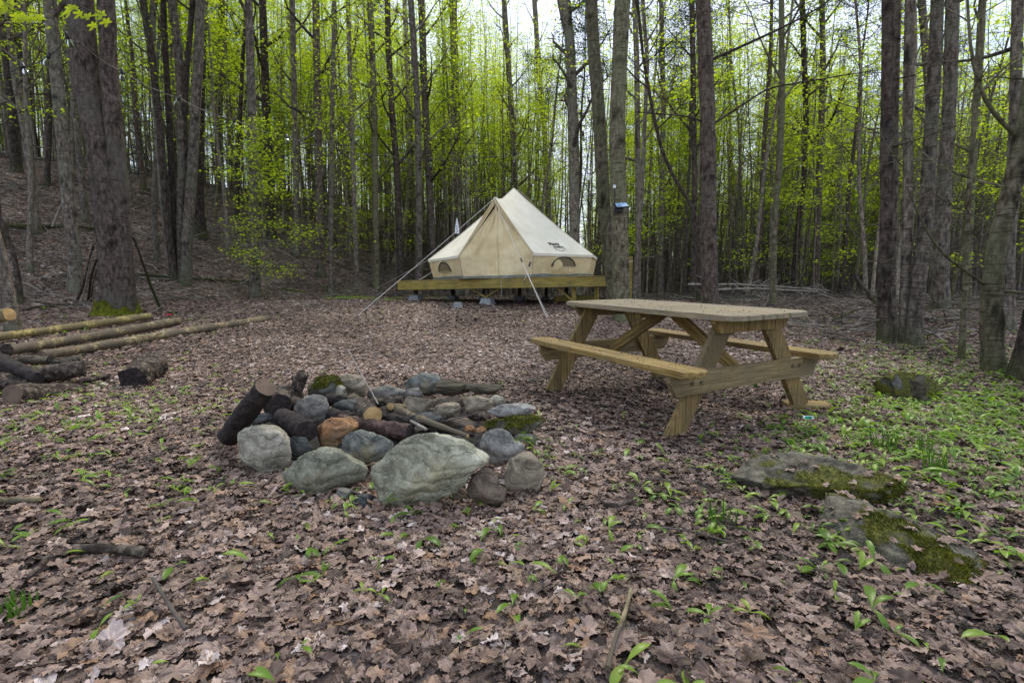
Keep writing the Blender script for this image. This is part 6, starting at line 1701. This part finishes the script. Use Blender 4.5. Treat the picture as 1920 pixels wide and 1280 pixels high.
def lathe(prof, k=12):
    m_ = MB(); P = np.array([[0, 0, z] for r_, z in prof], float); th = np.arange(k) * 2 * math.pi / k
    V = np.array([[math.cos(t) * r_, math.sin(t) * r_, z] for r_, z in prof for t in th]); n = len(prof)
    m_.add(V, [[l * k + q, l * k + (q + 1) % k, (l + 1) * k + (q + 1) % k, (l + 1) * k + q] for l in range(n - 1) for q in range(k)]); return m_
sock = lathe([(.001, .045), (.016, .043), (.020, .02), (.024, -.03), (.022, -.05), (.001, -.05)]).mesh('socket', M['black'])
blb = lathe([(.014, .0), (.018, -.02), (.030, -.045), (.036, -.07), (.030, -.10), (.016, -.117), (.001, -.122)]).mesh('bulb', glass)
fil = MB().tube(np.array([[0, 0, -.01], [0, .0, -.075]]), .0025, 5).mesh('filament', M['bolt'])
for p in pts_:
    s_ = obj('socket', sock, sl, p - sl.location); s_.scale = (1.05,) * 3; s_.rotation_euler = (rnd.gauss(0, .2), rnd.gauss(0, .25), 0)
    q = obj('bulb', blb, s_, (0, 0, -.045)); obj('filament', fil, s_, (0, 0, -.05))

# ------------------------------------------------------------------ leafy maple sprigs hanging into the top left corner
def big_leaf(seed):
    rng = np.random.default_rng(seed); o = maple_outline(rng, 5, 44, .05, .45); mid = o * .5
    P = np.vstack([o, mid, [[0, 0]]]); n = len(o); rad = np.hypot(*P.T)
    z = -.22 * rad ** 2 - .10 * np.abs(np.sin(2.5 * np.arctan2(P[:, 1], P[:, 0]))) * rad
    m_ = MB(); a = np.arange(n); b = (a + 1) % n
    m_.add(np.c_[P, z], [[int(i), int(j), int(j + n), int(i + n)] for i, j in zip(a, b)] + [[int(i + n), int(j + n), 2 * n] for i, j in zip(a, b)], np.full(2 * n + 1, .55)); return m_.mesh('maple_leaf', M['foliage'])
BL = [big_leaf(s) for s in range(4)]
for q, (lab, lv, brn, Yq) in enumerate((
    ('sprig of bright green maple leaves hanging before the massive trunk at the top left', [(130, 18, 26), (150, 25, 20), (165, 30, 22), (176, 47, 20), (190, 26, 24), (200, 40, 22), (142, 14, 20)], [(90, -60), (110, -20), (140, 10), (170, 20), (195, 28)], 2.6),
    ('sprig of backlit maple leaves at the extreme top left corner', [(8, 20, 26), (32, 30, 20), (48, 34, 24), (62, 38, 22), (75, 32, 20), (20, 8, 24), (2, 4, 26), (64, 22, 20)], [(-60, -60), (-20, -20), (20, 12), (50, 22), (75, 26)], 2.7))):
    o_ = at(brn[0][0], brn[0][1], Yq); t = thing('maple_sprig', lab, 'branch', o_, 'maple sprigs at the top left')
    P = np.array([np.array(at(px, py, Yq) - o_) for px, py in brn]); Q, r = interp_path(P, np.linspace(.005, .0015, len(P)), 16)
    m_ = MB(); m_.tube(Q, r, 6); 
    for (lx_, ly_, ls) in lv:
        e = np.array(at(lx_, ly_ - 8, Yq) - o_); k_ = np.argmin(np.linalg.norm(Q - e, axis=1)); m_.tube(np.array([Q[k_], (Q[k_] + e) / 2 + [0, 0, .01], e]), .0012, 4)
    part('twig', m_, M['twig'], t)
    for j_, (lx_, ly_, ls) in enumerate(lv):
        l_ = obj('leaf', BL[j_ % 4], t, at(lx_, ly_, Yq) - o_); s_ = ls * Yq / FPX * .75; l_.scale = (s_,) * 3
        l_.rotation_euler = (R(rnd.uniform(50, 80)), R(rnd.uniform(-25, 25)), R(rnd.uniform(-40, 40)) + math.pi if False else R(rnd.uniform(-30, 30)))
        l_.rotation_euler = (R(rnd.uniform(-120, -95)), R(rnd.uniform(-30, 30)), R(rnd.uniform(-20, 20)))

# ------------------------------------------------------------------ green plants of the forest floor
def ramp_plant(seed, n_leaf=3):
    rng = np.random.default_rng(seed); m_ = MB()
    for q in range(n_leaf):
        a_ = rng.uniform(0, 6.28); L = rng.uniform(.085, .15); W = L * rng.uniform(.11, .17); el = rng.uniform(.25, 1.1)
        h = np.array([math.cos(a_), math.sin(a_), 0]); sd = np.array([-h[1], h[0], 0]); n = 7
        t = np.linspace(0, 1, n); ang = el - t * rng.uniform(.6, 1.4)
        P = np.zeros((n, 3))
        for k in range(1, n): P[k] = P[k - 1] + (h * math.cos(ang[k]) + np.array([0, 0, math.sin(ang[k])])) * L / (n - 1)
        P[:, 2] += .008
        w = W * np.clip(np.sin(np.clip(t * 1.05 - .12, 0, 1) * math.pi), .08, 1) ** .8; w[-1] = .0005
        up = np.array([0, 0, 1])
        V = np.stack([P - sd * w[:, None] + up * (w * .35)[:, None], P, P + sd * w[:, None] + up * (w * .35)[:, None]], 1).reshape(-1, 3)
        F = []
        for k in range(n - 1):
            for s in (0, 1): F.append([k * 3 + s, k * 3 + s + 1, k * 3 + s + 4, k * 3 + s + 3])
        m_.add(V, F)
    return m_.mesh('ramp_plant', M['ramp_leaf'])
RAMPC = make_coll('green_plant', [ramp_plant(s, 1 + s % 3) for s in range(14)])
def plants():
    rng = np.random.default_rng(31)
    x, y = wedge_points(rng, .8, 12, 480, pad=.6)
    px = 960 + FPX * x / (y * _c + (CAM_H) * _s); ang = np.arctan2(CAM_H - terrain(x, y), y); py = 640 + FPX * np.tan(ang - R(PITCH))
    def blob(cx, cy, rx, ry): return np.exp(-(((px - cx) / rx) ** 2 + ((py - cy) / ry) ** 2))
    dens = .03 + .9 * np.clip(vnoise(x * 3.1, y * 3.1, 41) + .02, 0, 1) * np.clip(.3 + vnoise(x * 9, y * 9, 43) * 2, 0, 1)
    dens = dens * (.45 + .55 * (py > 850)) + .10 * (py > 860)
    dens += 5 * blob(1770, 840, 240, 70) + 1.6 * blob(1900, 900, 160, 120) + .8 * blob(1620, 1010, 120, 55) + .5 * blob(1300, 960, 150, 60) + .35 * blob(120, 800, 240, 50) + .3 * blob(300, 770, 160, 40) + .5 * blob(1020, 870, 60, 60) + .6 * blob(670, 960, 80, 22) + .25 * blob(1500, 1050, 300, 120) + .4 * blob(1700, 700, 160, 40) + .2 * blob(980, 800, 40, 60)
    # the open trodden middle of the clearing is bare
    dens *= 1 - .93 * np.clip(blob(820, 640, 420, 75) * 1.8, 0, 1)
    dens *= 1 - .9 * np.clip(blob(1200, 740, 330, 60) * 1.6, 0, 1)
    k = rng.uniform(0, 1, len(x)) < np.where(px > 1480, dens * .8, dens * .55)
    k &= keep_mask(x, y); x, y = x[k], y[k]
    n = len(x); rot = np.stack([rng.normal(0, .1, n), rng.normal(0, .1, n), rng.uniform(0, 6.28, n)], 1)
    P1 = np.stack([x, y, terrain(x, y) + .024], 1); s1 = rng.uniform(.28, .66, n) * (1 + .3 * (rng.uniform(0, 1, n) < .12)); t1 = np.clip(rng.beta(2, 2, n), 0, 1)
    # ground cover at the foot of the bank behind
    x2 = rng.uniform(-7.5, -1.2, 2600); y2 = rng.uniform(14.5, 19.5, 2600); k = vnoise(x2 * .8, y2 * .8, 4) > .12; x2, y2 = x2[k], y2[k]
    n2 = len(x2)
    P = np.vstack([P1, np.stack([x2, y2, terrain(x2, y2) + .02], 1)])
    rot = np.vstack([rot, np.stack([rng.normal(0, .1, n2), rng.normal(0, .1, n2), rng.uniform(0, 6.28, n2)], 1)])
    o = scatter('ground_plants', RAMPC, P, rot, np.concatenate([s1, rng.uniform(.4, .8, n2)]), np.concatenate([t1, rng.uniform(.4, 1, n2)]), seed=8)
    tag(o, 'bright green lance-shaped wild leek leaves sprouting through the fallen leaves', 'green plants', kind='stuff')
plants()
def tuft(label, px, py, h, seed, n=22):
    g = ground(px, py); rng = np.random.default_rng(seed); m_ = MB()
    for q in range(n):
        a_ = rng.uniform(0, 6.28); L = h * rng.uniform(.5, 1.1); ln = rng.uniform(.05, .5); k = 5; b = rng.normal(0, .025, 2)
        t = np.linspace(0, 1, k); P = np.stack([b[0] + math.cos(a_) * L * ln * t ** 1.8, b[1] + math.sin(a_) * L * ln * t ** 1.8, L * t * (1 - .25 * ln * t)], 1)
        w = .004 * (1 - t ** 2) + .0004; sd = np.array([-math.sin(a_), math.cos(a_), 0])
        V = np.stack([P - sd * w[:, None], P + sd * w[:, None]], 1).reshape(-1, 3)
        m_.add(V, [[2 * i, 2 * i + 1, 2 * i + 3, 2 * i + 2] for i in range(k - 1)], np.full(2 * k, rng.uniform(.0, .5)))
    o = m_.build('grass_tuft', M['grass']); o.location = g; tag(o, label, 'grass tuft', 'grass tufts in the clearing')
M['grass'] = leaf_mat('grass_blade', [(0, (.04, .10, .012)), (.5, (.08, .17, .02)), (1, (.16, .28, .03))], .35, inst=False, attr='mark', mott=0)
tuft('tallest grass tuft at the right, behind the mossy rocks', 1762, 892, .17, 1, 22)
tuft('upright grass tuft just left of the tallest one', 1735, 850, .15, 2, 16)
tuft('grass tuft with spread blades at the right near the table', 1668, 850, .15, 3, 24)
tuft('slim grass tuft left of the spread one', 1640, 842, .16, 4, 12)
tuft('grass tuft growing under the near bench beam of the table', 1416, 726, .16, 5, 16)
tuft('grass tuft in the middle of the right foreground leaves', 1345, 985, .10, 6, 22)
tuft('green grass tuft in the far left foreground', 28, 1150, .07, 7, 36)
make_litter()
